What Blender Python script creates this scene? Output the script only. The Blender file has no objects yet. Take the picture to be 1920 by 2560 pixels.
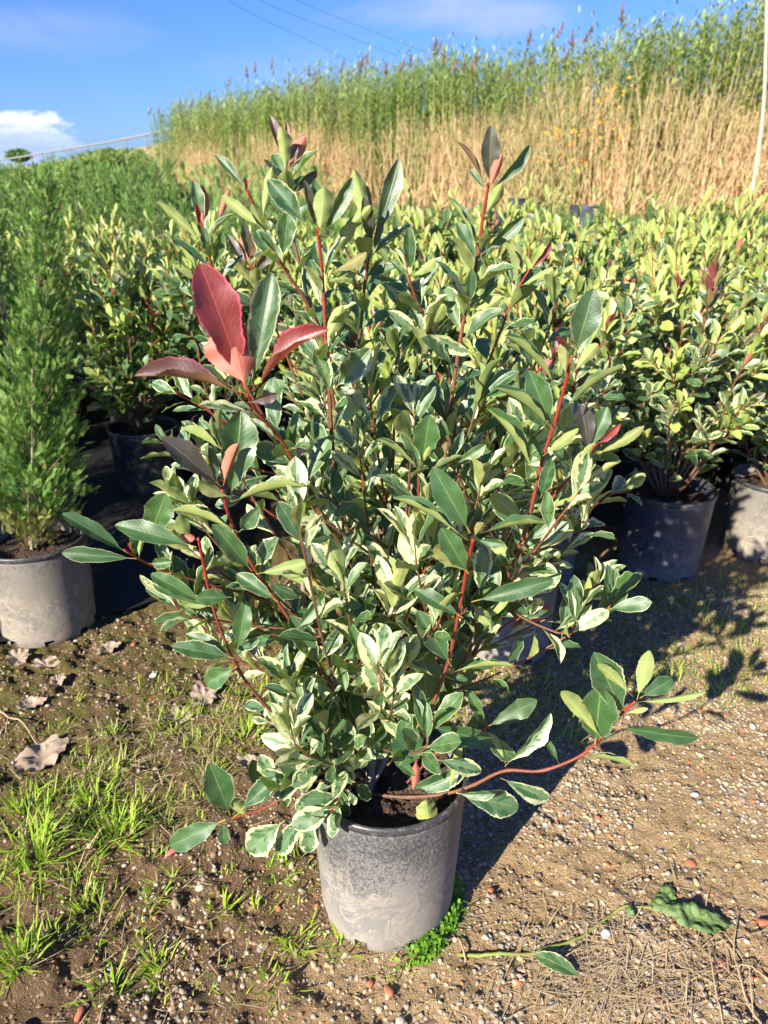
import bpy, math, random
import numpy as np
from mathutils import Vector
R = math.radians
rng = np.random.default_rng(11)
random.seed(5)
scn = bpy.context.scene
COL = scn.collection

# ------------------------------------------------------------------ camera
CAMH, PITCH, FPX = 1.2, R(24.0), 1926.0          # focal length in source pixels (1920 x 2560)
cd = bpy.data.cameras.new("camera"); cam = bpy.data.objects.new("camera", cd); COL.objects.link(cam)
cam.location = (0, 0, CAMH); cam.rotation_euler = (R(90) - PITCH, 0, 0)
cd.sensor_fit = 'VERTICAL'; cd.sensor_height = 36; cd.lens = 36 * FPX / 2560
cd.clip_start = 0.02; cd.clip_end = 2000
cd.dof.use_dof = True; cd.dof.focus_distance = 1.12; cd.dof.aperture_fstop = 7.5
scn.camera = cam
# ------------------------------------------------------------------ light
SUN_EL, SUN_AZ = R(28), R(217)
w = bpy.data.worlds.new("World"); scn.world = w; w.use_nodes = True
sl = bpy.data.lights.new("sun", 'SUN'); so = bpy.data.objects.new("sun", sl); COL.objects.link(so)
sl.energy = 5.0; sl.angle = R(0.5); sl.color = (1.0, 0.90, 0.74)
TOSUN = Vector((math.sin(SUN_AZ) * math.cos(SUN_EL), math.cos(SUN_AZ) * math.cos(SUN_EL), math.sin(SUN_EL)))
so.rotation_euler = TOSUN.to_track_quat('Z', 'Y').to_euler(); so.location = (-3, -4, 6)
scn.view_settings.view_transform = 'Standard'; scn.view_settings.look = 'None'
scn.view_settings.exposure = 1.34; scn.view_settings.gamma = 1
scn.cycles.max_bounces = 6; scn.cycles.transparent_max_bounces = 4; scn.cycles.use_denoising = True
scn.cycles.caustics_reflective = False; scn.cycles.caustics_refractive = False

# pixel of the 1659 x 2212 view + forward distance -> world point ; and on the ground
def P(x, y, Y):
    a = (x * 1.15732 - 960) / FPX; b = -(y * 1.15732 - 1280) / FPX
    c, s = math.cos(PITCH), math.sin(PITCH)
    dy = c + b * s; dz = -s + b * c
    t = Y / dy
    return np.array([a * t, Y, CAMH + dz * t])
def G(x, y, z=0.0):
    a = (x * 1.15732 - 960) / FPX; b = -(y * 1.15732 - 1280) / FPX
    c, s = math.cos(PITCH), math.sin(PITCH)
    dy = c + b * s; dz = -s + b * c
    t = (z - CAMH) / dz
    return np.array([a * t, dy * t, z])

# ------------------------------------------------------------------ node helper
class NT:
    def __init__(s, tree): s.t = tree; s.t.nodes.clear()
    def n(s, kind, ins=None, **props):
        nd = s.t.nodes.new(kind)
        for k, v in props.items(): setattr(nd, k, v)
        for k, v in (ins or {}).items():
            sock = nd.inputs[k]
            if isinstance(v, bpy.types.NodeSocket): s.t.links.new(v, sock)
            else:
                if isinstance(v, tuple) and len(v) == 3 and sock.type == 'RGBA': v = (*v, 1)
                sock.default_value = v
        return nd
    def m(s, op, a, b=0.0, c=None, clamp=False):
        nd = s.t.nodes.new('ShaderNodeMath'); nd.operation = op; nd.use_clamp = clamp
        for i, v in enumerate([a, b] + ([c] if c is not None else [])):
            if isinstance(v, bpy.types.NodeSocket): s.t.links.new(v, nd.inputs[i])
            else: nd.inputs[i].default_value = v
        return nd.outputs[0]
    def step(s, x, lo, hi):
        nd = s.n('ShaderNodeMapRange', {0: x, 1: lo, 2: hi, 3: 0.0, 4: 1.0}, interpolation_type='SMOOTHSTEP')
        return nd.outputs[0]
    def mix(s, f, a, b, mode='MIX'):
        nd = s.t.nodes.new('ShaderNodeMix'); nd.data_type = 'RGBA'; nd.blend_type = mode
        for i, v in ((0, f), (6, a), (7, b)):
            if isinstance(v, bpy.types.NodeSocket): s.t.links.new(v, nd.inputs[i])
            elif i == 0: nd.inputs[0].default_value = v
            else: nd.inputs[i].default_value = (*v, 1)
        return nd.outputs[2]
    def noise(s, vec, scale, detail=3, rough=0.55, dist=0.0):
        nd = s.n('ShaderNodeTexNoise', {'Vector': vec, 'Scale': scale, 'Detail': detail, 'Roughness': rough, 'Distortion': dist})
        return nd.outputs[0]
    def bump(s, h, strength, dist):
        return s.n('ShaderNodeBump', {'Height': h, 'Strength': strength, 'Distance': dist}).outputs[0]
    def out(s, sh): s.t.links.new(sh, s.n('ShaderNodeOutputMaterial').inputs[0])
def mat(name):
    m = bpy.data.materials.new(name); m.use_nodes = True
    return m, NT(m.node_tree)

# ------------------------------------------------------------------ sky
W = NT(w.node_tree)
sky = W.n('ShaderNodeTexSky', sky_type='NISHITA', sun_disc=False, sun_elevation=SUN_EL, sun_rotation=SUN_AZ,
          altitude=0, air_density=1.0, dust_density=0.35, ozone_density=3.0)
tc = W.n('ShaderNodeTexCoord').outputs['Generated']
sepd = W.n('ShaderNodeSeparateXYZ', {0: tc})
dx, dy, dz = sepd.outputs
az = W.m('DIVIDE', dx, W.m('MAXIMUM', dy, 0.05))                 # tan of azimuth from +Y
el = W.m('DIVIDE', dz, W.m('MAXIMUM', dy, 0.05))
cv = W.n('ShaderNodeCombineXYZ', {0: az, 1: W.m('MULTIPLY', el, 2.6), 2: 0.3}).outputs[0]
n1 = W.noise(cv, 5.5, 6, 0.6, 0.4)
n2 = W.noise(cv, 22.0, 5, 0.6, 0.2)
def blob(cx, cy, rx, ry):
    a = W.m('DIVIDE', W.m('SUBTRACT', az, cx), rx); b = W.m('DIVIDE', W.m('SUBTRACT', el, cy), ry)
    r2 = W.m('ADD', W.m('MULTIPLY', a, a), W.m('MULTIPLY', b, b))
    return W.m('SUBTRACT', 1.0, r2)
front = W.step(dy, 0.05, 0.3)
wisp1 = W.step(W.m('ADD', blob(0.13, 0.160, 0.17, 0.034), W.m('MULTIPLY', W.m('SUBTRACT', n1, 0.5), 3.2)), 0.2, 1.7)
wisp2 = W.step(W.m('ADD', blob(-0.40, 0.140, 0.17, 0.034), W.m('MULTIPLY', W.m('SUBTRACT', n1, 0.5), 2.6)), 0.0, 2.0)
wisp3 = W.step(W.m('ADD', blob(-0.12, 0.110, 0.14, 0.03), W.m('MULTIPLY', W.m('SUBTRACT', n1, 0.55), 3.0)), 0.0, 2.2)
cum = W.step(W.m('ADD', blob(-0.44, 0.030, 0.100, 0.036), W.m('MULTIPLY', W.m('SUBTRACT', n2, 0.5), 3.2)), 0.05, 0.75)
gen = W.m('MULTIPLY', W.step(n1, 0.56, 0.78), 0.30)
lilac = (4.2, 5.0, 8.8)
skyc = W.mix(1.0, sky.outputs[0], (0.46, 0.70, 1.36), 'MULTIPLY')
wsp = W.m('MULTIPLY', W.m('MAXIMUM', W.m('MAXIMUM', W.m('MULTIPLY', wisp1, 0.9), W.m('MULTIPLY', wisp2, 0.65)), W.m('MAXIMUM', W.m('MULTIPLY', wisp3, 0.45), gen)), front)
c1 = W.mix(wsp, skyc, lilac)
topc = W.step(W.m('ADD', el, W.m('MULTIPLY', W.m('SUBTRACT', n2, 0.5), 0.06)), 0.025, 0.062)
cumc = W.mix(topc, (4.6, 5.6, 9.0), (9.6, 9.6, 10.4))
c2 = W.mix(W.m('MULTIPLY', W.m('MULTIPLY', cum, 0.75), front), c1, cumc)
bg = W.n('ShaderNodeBackground', {0: c2, 1: 0.054})
W.t.links.new(bg.outputs[0], W.n('ShaderNodeOutputWorld').inputs[0])

# ------------------------------------------------------------------ mesh accumulator
class Acc:
    def __init__(s): s.v = []; s.c = []; s.u = []; s.f = []; s.n = 0
    def add(s, v, faces, u=None, c=None):
        v = np.asarray(v, float).reshape(-1, 3); k = len(v)
        s.v.append(v)
        s.u.append(np.zeros((k, 2)) if u is None else np.asarray(u, float).reshape(-1, 2))
        c = np.array([0.5, 0, 0, 1.0]) if c is None else np.asarray(c, float)
        s.c.append(np.broadcast_to(c, (k, 4)).copy())
        for f in (faces if isinstance(faces, list) else [faces]):
            f = np.asarray(f, np.int64)
            if len(f): s.f.append(f + s.n)
        s.n += k
    def mesh(s, name, m, smooth=True):
        me = bpy.data.meshes.new(name)
        if s.n == 0: return me
        V = np.concatenate(s.v); U = np.concatenate(s.u); C = np.concatenate(s.c)
        lv = np.concatenate([f.ravel() for f in s.f]); cnt = np.concatenate([np.full(len(f), f.shape[1]) for f in s.f])
        me.vertices.add(len(V)); me.vertices.foreach_set("co", V.ravel().astype(np.float32))
        me.loops.add(len(lv)); me.loops.foreach_set("vertex_index", lv.astype(np.int32))
        me.polygons.add(len(cnt)); me.polygons.foreach_set("loop_start", (np.cumsum(cnt) - cnt).astype(np.int32))
        if smooth: me.polygons.foreach_set("use_smooth", np.ones(len(cnt), bool))
        me.update(calc_edges=True)
        uv = me.uv_layers.new(name="UVMap"); uv.data.foreach_set("uv", U[lv].ravel().astype(np.float32))
        ca = me.color_attributes.new("lf", 'FLOAT_COLOR', 'POINT'); ca.data.foreach_set("color", C.ravel().astype(np.float32))
        if not isinstance(m, (list, tuple)): m = [m]
        for q in m: me.materials.append(q)
        me.validate(clean_customdata=False)
        return me
    def build(s, name, m, parent=None, smooth=True):
        return link(name, s.mesh(name, m, smooth), parent)
def link(name, me, parent=None):
    o = bpy.data.objects.new(name, me); COL.objects.link(o)
    if parent: o.parent = parent
    return o
def tag(o, label=None, cat=None, group=None, kind=None):
    if label: o['label'] = label
    if cat: o['category'] = cat
    if group: o['group'] = group
    if kind: o['kind'] = kind
    return o
def empty(name, loc=(0, 0, 0), rz=0):
    o = bpy.data.objects.new(name, None); COL.objects.link(o); o.location = loc; o.rotation_euler = (0, 0, rz)
    o.empty_display_size = 0.05
    return o
def copy_tree(o, parent=None):
    c = o.copy(); COL.objects.link(c); c.parent = parent
    for ch in list(o.children): copy_tree(ch, c)
    return c
def nrm(a): return a / np.maximum(np.linalg.norm(a, axis=-1, keepdims=True), 1e-9)
def spline(pts, n):
    p = np.asarray(pts, float)
    p = np.vstack([2 * p[0] - p[1], p, 2 * p[-1] - p[-2]])
    out = []; m = len(p) - 3
    for q in np.linspace(0, m - 1e-6, n):
        i = int(q); t = q - i; a, b, c, d = p[i:i + 4]
        out.append(0.5 * (2 * b + (c - a) * t + (2 * a - 5 * b + 4 * c - d) * t * t + (3 * b - a - 3 * c + d) * t ** 3))
    return np.array(out)
def tube(acc, pts, rad, sides=6, c0=(0.5, 0, 0, 1), c1=None, cap=True):
    pts = np.asarray(pts, float); n = len(pts)
    rad = np.linspace(rad[0], rad[1], n) if len(rad) == 2 and n != 2 else np.asarray(rad, float)
    d = nrm(np.gradient(pts, axis=0))
    up = np.array([0.31, 0.2, 0.93]); 
    if abs(d[0] @ up) > 0.95: up = np.array([1.0, 0, 0])
    a = nrm(np.cross(d, up)); b = np.cross(d, a)
    th = np.linspace(0, 2 * np.pi, sides, endpoint=False)
    v = pts[:, None] + rad[:, None, None] * (a[:, None] * np.cos(th)[None, :, None] + b[:, None] * np.sin(th)[None, :, None])
    i = np.arange(n - 1)[:, None] * sides; j = np.arange(sides)[None]; j2 = (j + 1) % sides
    f = np.stack([i + j, i + j2, i + sides + j2, i + sides + j], -1).reshape(-1, 4)
    u = np.stack(np.broadcast_arrays(th[None] / 6.283, np.linspace(0, 1, n)[:, None]), -1)
    c0 = np.array(c0, float); c1 = c0 if c1 is None else np.array(c1, float)
    tt = np.linspace(0, 1, n)[:, None, None] ** 1.6
    c = np.broadcast_to(c0 + (c1 - c0) * tt, (n, sides, 4)).reshape(-1, 4)
    fs = [f]
    if cap and sides == 4: fs.append(np.array([[(n - 1) * 4 + k for k in range(4)]]))
    elif cap: fs.append(np.array([[(n - 1) * sides, (n - 1) * sides + k, (n - 1) * sides + k + 1] for k in range(1, sides - 1)]))
    acc.add(v.reshape(-1, 3), fs, u.reshape(-1, 2), c)

# ------------------------------------------------------------------ leaves (vectorised)
class LB:
    """leaf batch: base, tip, upper-face normal, width, fold, arch, twist, colour (random, red, variegation, 1)"""
    def __init__(s): s.r = []
    def add(s, B, T, N, W, fold=0.35, arch=0.06, twist=0.0, red=0.0, var=0.3, tone=1.0):
        s.r.append((*B, *T, *N, W, fold, arch, twist, random.random(), red, var, tone))
    def flush(s, acc, nt=8, nw=5, serr=0.0, pet=0.12):
        if not s.r: return
        A = np.array(s.r, float); K = len(A)
        B, T, N = A[:, 0:3], A[:, 3:6], A[:, 6:9]; Wd, fold, arch, tw = A[:, 9], A[:, 10], A[:, 11], A[:, 12]; C = A[:, 13:17]
        d = T - B; L = np.linalg.norm(d, axis=1); d = d / L[:, None]
        N = nrm(N - d * (N * d).sum(1, keepdims=True)); S = np.cross(d, N)
        t = np.linspace(0, 1, nt + 1); t = np.where(t < 1, t, 1.0)
        u = np.linspace(-1, 1, nw)
        tb = np.clip((t - pet) / (1 - pet), 0, 1)
        pw = tb ** 1.0 * (1 - tb) ** 0.72
        x = np.linspace(0, 1, 99); pw = pw / (x ** 1.0 * (1 - x) ** 0.72).max()
        w = np.maximum(pw, np.where(t < 0.97, 0.045, 0.0))
        seed = C[:, 0]
        # small individual irregularity of the outline
        irr = 1 + 0.08 * np.sin(seed[:, None] * 40 + t[None] * 7) + 0.04 * np.sin(seed[:, None] * 90 + t[None] * 19)
        wid = w[None] * irr                                           # K,nt
        if serr > 0:
            tooth = ((t * nt * 0.5) % 1.0) * 1.0
            wid = wid * (1 + serr * (tooth - 0.25)[None])
        fo = fold[:, None, None]; au = np.abs(u)[None, None]
        half = wid[:, :, None] * Wd[:, None, None] * 0.5
        ang = fo * (0.75 + 0.4 * au)
        sx = half * u[None, None] * np.cos(ang); sz = half * au * np.sin(ang)
        wave = 0.10 * half * (au ** 2) * np.sin(t[None, :, None] * (14 + 8 * seed[:, None, None]) + np.sign(u)[None, None] * 1.3 + seed[:, None, None] * 50)
        # tip recurves a little more than the base
        ar = arch[:, None] * L[:, None] * 4 * (t ** 1.25 * (1 - t))[None] 
        z = sz + wave + ar[:, :, None]
        th = tw[:, None, None] * (t - 0.3)[None, :, None]
        sx2 = sx * np.cos(th) - (sz + wave) * np.sin(th); z2 = sx * np.sin(th) + (sz + wave) * np.cos(th) + ar[:, :, None]
        V = B[:, None, None] + d[:, None, None] * (L[:, None, None] * t[None, :, None])[..., None] + S[:, None, None] * sx2[..., None] + N[:, None, None] * z2[..., None]
        i = np.arange(nt)[:, None] * nw; j = np.arange(nw - 1)[None]
        f = np.stack([i + j, i + j + 1, i + nw + j + 1, i + nw + j], -1).reshape(-1, 4)
        per = (nt + 1) * nw
        F = (f[None] + (np.arange(K) * per)[:, None, None]).reshape(-1, 4)
        U = np.broadcast_to(np.stack(np.meshgrid(t, u * 0.5 + 0.5, indexing='ij')[::-1], -1)[None], (K, nt + 1, nw, 2))
        acc.add(V.reshape(-1, 3), F, U.reshape(-1, 2), np.repeat(C, per, 0))

def foliate(lb, pts, n, L, WL=0.42, s0=0.1, s1=1.0, spread=(1.15, 0.45), red=None, var=None, tone=1.0, fold=(0.2, 0.6), arch=0.05, up=0.15, phase=None):
    """leaves up a stem, spiral arrangement, upper face towards the tip of the shoot"""
    pts = np.asarray(pts); m = len(pts) - 1
    ph = random.random() * 6.28 if phase is None else phase
    for k in range(n):
        q = s0 + (s1 - s0) * (k + 0.5 * random.random()) / max(n - 1, 1); q = min(q, 0.999)
        i = min(int(q * m), m - 1); t = q * m - i
        p = pts[i] * (1 - t) + pts[i + 1] * t
        ax = nrm(pts[i + 1] - pts[i])
        a = nrm(np.cross(ax, [0.2, 0.3, 0.93] if abs(ax[2]) < 0.9 else [1.0, 0.1, 0])); b = np.cross(ax, a)
        phi = ph + k * 2.4 + random.uniform(-0.25, 0.25)
        rad = a * math.cos(phi) + b * math.sin(phi)
        sp = spread[0] + (spread[1] - spread[0]) * q + random.uniform(-0.2, 0.2)
        dd = ax * math.cos(sp) + rad * math.sin(sp) + np.array([0, 0, up])
        dd = nrm(dd)
        l = L * random.uniform(0.75, 1.15) * (1.0 if q < 0.93 else random.uniform(0.55, 0.95))
        N = ax * .75 + np.array([random.uniform(-.4, .4) - .22, random.uniform(-.4, .4) - .30, random.uniform(.1, .75)])
        r = red(q) if red else 0.0
        v = var(q) if var else 0.3
        lb.add(p, p + dd * l, N, l * WL * random.uniform(0.85, 1.15), random.uniform(*fold), random.uniform(-0.02, 1) * arch * 1.6, random.uniform(-0.5, 0.5), r, v, tone * random.uniform(0.9, 1.1))

# numpy value noise
def vnoise(x, y, s, seed=0):
    x = np.asarray(x) * s + seed * 17.3; y = np.asarray(y) * s + seed * 9.1
    xi = np.floor(x).astype(np.int64); yi = np.floor(y).astype(np.int64); fx = x - xi; fy = y - yi
    fx = fx * fx * (3 - 2 * fx); fy = fy * fy * (3 - 2 * fy)
    def h(a, b):
        q = (a * 374761393 + b * 668265263 + seed * 1274126177) & 0x7fffffff
        q = ((q ^ (q >> 13)) * 1274126177) & 0x7fffffff
        return ((q ^ (q >> 16)) & 0xffff) / 65535.0
    return (h(xi, yi) * (1 - fx) + h(xi + 1, yi) * fx) * (1 - fy) + (h(xi, yi + 1) * (1 - fx) + h(xi + 1, yi + 1) * fx) * fy
def sstep(x, a, b):
    t = np.clip((x - a) / (b - a), 0, 1); return t * t * (3 - 2 * t)

# ================================================================== MATERIALS
def leaf_mat(name, fine=True):
    m, t = mat(name)
    at = t.n('ShaderNodeAttribute', attribute_name='lf'); sep = t.n('ShaderNodeSeparateColor', {0: at.outputs[0]})
    rnd, red, var = sep.outputs; tone = at.outputs['Alpha']
    uv = t.n('ShaderNodeSeparateXYZ', {0: t.n('ShaderNodeUVMap', uv_map='UVMap').outputs[0]})
    U, V = uv.outputs[0], uv.outputs[1]
    au = t.m('MULTIPLY', t.m('ABSOLUTE', t.m('SUBTRACT', U, 0.5)), 2.0)
    off = t.m('MULTIPLY', rnd, 71.0)
    # blotches follow the side veins
    cvn = t.n('ShaderNodeCombineXYZ', {0: t.m('MULTIPLY', U, 3.2), 1: t.m('MULTIPLY', t.m('SUBTRACT', V, t.m('MULTIPLY', au, 0.16)), 7.5), 2: off}).outputs[0]
    nz = t.noise(cvn, 1.0, 3, 0.6)
    cv2 = t.n('ShaderNodeCombineXYZ', {0: t.m('MULTIPLY', U, 2.0), 1: t.m('MULTIPLY', t.m('SUBTRACT', V, t.m('MULTIPLY', au, 0.2)), 5.0), 2: t.m('ADD', off, 9.0)}).outputs[0]
    nz2 = t.noise(cv2, 1.0, 2, 0.5)
    edge = t.m('ADD', au, t.m('MULTIPLY', t.m('SUBTRACT', nz, 0.5), 1.35))
    thr = t.m('SUBTRACT', 1.40, t.m('MULTIPLY', var, 0.98))
    vm = t.step(t.m('SUBTRACT', edge, thr), -0.02, 0.04)
    thin = t.m('MULTIPLY', t.step(au, 0.90, 0.95), t.step(var, 0.05, 0.3))
    vm = t.m('MAXIMUM', vm, thin)
    marb = t.step(t.m('ADD', nz2, t.m('MULTIPLY', var, 0.10)), 0.5, 0.54)
    g1 = t.mix(rnd, (0.020, 0.074, 0.024), (0.040, 0.115, 0.026))
    g2 = t.mix(rnd, (0.095, 0.180, 0.105), (0.140, 0.225, 0.110))
    green = t.mix(t.m('MULTIPLY', marb, t.m('MULTIPLY', var, 1.2, clamp=True)), g1, g2)
    cream = t.mix(nz, (0.52, 0.56, 0.28), (0.70, 0.72, 0.44))
    top = t.mix(vm, green, cream)
    rtop = t.mix(t.step(au, 0.86, 0.97), t.mix(nz, (0.14, 0.018, 0.018), (0.24, 0.034, 0.034)), (0.62, 0.07, 0.13))
    rmid = t.mix(vm, (0.045, 0.045, 0.045), (0.55, 0.10, 0.12))
    top = t.mix(t.step(red, 0.0, 0.55), top, rmid); top = t.mix(t.step(red, 0.5, 0.9), top, rtop)
    ub = t.mix(t.m('MULTIPLY', vm, 0.5), t.mix(rnd, (0.20, 0.28, 0.085), (0.32, 0.39, 0.11)), (0.62, 0.62, 0.28))
    rb = t.mix(nz, (0.46, 0.13, 0.085), (0.56, 0.17, 0.12))
    und = t.mix(t.step(red, 0.05, 0.55), ub, (0.15, 0.105, 0.040)); und = t.mix(t.step(red, 0.6, 0.9), und, rb)
    vein = t.m('SINE', t.m('MULTIPLY', t.m('SUBTRACT', V, t.m('MULTIPLY', au, 0.22)), 48.0))
    veinm = t.m('POWER', t.m('ABSOLUTE', vein), 14.0)
    midrib = t.m('SUBTRACT', 1.0, t.step(au, 0.02, 0.075))
    top = t.mix(t.m('MULTIPLY', midrib, 0.55), top, t.mix(red, (0.20, 0.30, 0.09), (0.35, 0.06, 0.04)))
    und = t.mix(t.m('MULTIPLY', midrib, 0.6), und, t.mix(red, (0.50, 0.55, 0.18), (0.55, 0.12, 0.06)))
    back = t.n('ShaderNodeNewGeometry').outputs['Backfacing']
    col = t.mix(back, top, und)
    pet = t.m('SUBTRACT', 1.0, t.step(V, 0.08, 0.15))
    col = t.mix(pet, col, t.mix(t.m('ADD', red, t.m('MULTIPLY', rnd, 0.5), clamp=True), (0.42, 0.36, 0.06), (0.45, 0.05, 0.02)))
    # insect spots and small brown patches
    sp = t.step(t.noise(cvn, 9.0, 1, 0.5), 0.76, 0.80)
    col = t.mix(t.m('MULTIPLY', sp, 0.45), col, (0.30, 0.22, 0.10))
    yel = t.m('MULTIPLY', t.step(tone, 1.2, 1.6), t.m('SUBTRACT', 1.0, t.step(red, 0.2, 0.5)))       # fresh yellow-green growth
    col = t.mix(t.m('MULTIPLY', yel, 0.72), col, t.mix(rnd, (0.30, 0.40, 0.075), (0.46, 0.50, 0.13)))
    tn = t.m('MINIMUM', tone, 1.15)
    col = t.mix(1.0, col, t.n('ShaderNodeCombineXYZ', {0: tn, 1: tn, 2: tn}).outputs[0], 'MULTIPLY')
    col = t.mix(t.m('MULTIPLY', veinm, 0.08), col, t.mix(red, (0.24, 0.34, 0.14), (0.45, 0.12, 0.10)))
    dust = t.m('MULTIPLY', t.step(t.noise(cvn, 3.1, 4, 0.7), 0.45, 0.75), 0.08)
    col = t.mix(dust, col, (0.34, 0.33, 0.25))
    vein = t.m('MULTIPLY', veinm, -1.0)
    h = t.m('ADD', t.m('MULTIPLY', vein, 0.18), t.m('ADD', t.m('MULTIPLY', midrib, -1.0), t.m('MULTIPLY', t.noise(cvn, 7.0, 2), 0.8)))
    bp = t.bump(h, 0.5, 0.0007)
    rough = t.mix(back, (0.31,) * 3, (0.60,) * 3)
    rough = t.m('ADD', t.n('ShaderNodeSeparateColor', {0: rough}).outputs[0], t.m('MULTIPLY', nz, 0.22))
    pr = t.n('ShaderNodeBsdfPrincipled', {'Base Color': col, 'Roughness': rough, 'Specular IOR Level': 0.8, 'Normal': bp})
    tcol = t.mix(t.step(red, 0.2, 0.9), t.mix(vm, (0.22, 0.42, 0.03), (0.55, 0.60, 0.12)), (0.60, 0.06, 0.03))
    tr = t.n('ShaderNodeBsdfTranslucent', {'Color': tcol, 'Normal': bp})
    ms = t.n('ShaderNodeMixShader', {0: t.m('ADD', 0.20, t.m('MULTIPLY', vm, 0.12)), 1: pr.outputs[0], 2: tr.outputs[0]})
    t.out(ms.outputs[0]); return m
M_LEAF = leaf_mat('photinia_leaf')

def ramp_mat(name, young, old, rough=0.6, scale=60, bumpd=0.001, dark=None):
    """colour by attribute lf.green: 0 old .. 1 young"""
    m, t = mat(name)
    at = t.n('ShaderNodeAttribute', attribute_name='lf'); sep = t.n('ShaderNodeSeparateColor', {0: at.outputs[0]})
    oc = t.n('ShaderNodeTexCoord').outputs['Object']
    nz = t.noise(oc, scale, 4, 0.65)
    c = t.mix(sep.outputs[1], t.mix(nz, tuple(x * 0.55 for x in old), tuple(min(1, x * 1.4) for x in old)), t.mix(nz, tuple(x * 0.7 for x in young), tuple(min(1, x * 1.25) for x in young)))
    pr = t.n('ShaderNodeBsdfPrincipled', {'Base Color': c, 'Roughness': rough, 'Normal': t.bump(nz, 0.8, bumpd * 2)})
    t.out(pr.outputs[0]); return m
M_STEM = ramp_mat('red_twig', (0.33, 0.020, 0.012), (0.13, 0.070, 0.040), 0.45, 260)
M_BARK = ramp_mat('grey_bark', (0.30, 0.20, 0.12), (0.30, 0.25, 0.19), 0.85, 90)

def foliage_mat(name, ca, cb, cc=None, trans=0.25, rough=0.55, tcol=None):
    """ca..cb by lf.red ; towards cc by lf.green"""
    m, t = mat(name)
    at = t.n('ShaderNodeAttribute', attribute_name='lf'); sep = t.n('ShaderNodeSeparateColor', {0: at.outputs[0]})
    c = t.mix(sep.outputs[0], ca, cb)
    if cc: c = t.mix(sep.outputs[1], c, cc)
    nz = t.noise(t.n('ShaderNodeTexCoord').outputs['Object'], 14, 2)
    c = t.mix(1.0, c, t.mix(nz, (0.75,) * 3, (1.25,) * 3), 'MULTIPLY')
    pr = t.n('ShaderNodeBsdfPrincipled', {'Base Color': c, 'Roughness': rough, 'Specular IOR Level': 0.35})
    tr = t.n('ShaderNodeBsdfTranslucent', {'Color': t.mix(1.0, c, (1.3, 1.45, 0.7), 'MULTIPLY')})
    ms = t.n('ShaderNodeMixShader', {0: trans, 1: pr.outputs[0], 2: tr.outputs[0]})
    t.out(ms.outputs[0]); return m
M_CON = foliage_mat('conifer_scale', (0.050, 0.150, 0.030), (0.21, 0.335, 0.080), (0.33, 0.24, 0.10), 0.22)
M_REED = foliage_mat('reed_blade', (0.15, 0.26, 0.075), (0.38, 0.46, 0.15), (0.76, 0.54, 0.345), 0.3)
M_GRASS = foliage_mat('grass_blade', (0.20, 0.36, 0.035), (0.42, 0.56, 0.06), (0.50, 0.42, 0.24), 0.38)
M_WEED = foliage_mat('weed_leaf', (0.07, 0.20, 0.02), (0.20, 0.38, 0.03), (0.3, 0.3, 0.1), 0.3)
M_STRAW = foliage_mat('dry_straw', (0.40, 0.30, 0.18), (0.52, 0.42, 0.28), (0.24, 0.17, 0.10), 0.15, 0.8)
M_PLUME = foliage_mat('reed_plume', (0.20, 0.14, 0.17), (0.34, 0.24, 0.24), (0.42, 0.26, 0.08), 0.35, 0.9)
M_FLOWER = foliage_mat('orange_petal', (0.75, 0.38, 0.02), (0.85, 0.25, 0.03), None, 0.2)

def stone_mat():
    m, t = mat('stone')
    at = t.n('ShaderNodeAttribute', attribute_name='lf'); c = at.outputs[0]
    nz = t.noise(t.n('ShaderNodeTexCoord').outputs['Object'], 260, 3)
    c = t.mix(1.0, c, t.mix(nz, (0.72,) * 3, (1.2,) * 3), 'MULTIPLY')
    t.out(t.n('ShaderNodeBsdfPrincipled', {'Base Color': c, 'Roughness': 0.85, 'Normal': t.bump(nz, 0.4, 0.001)}).outputs[0]); return m
M_STONE = stone_mat()

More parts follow.
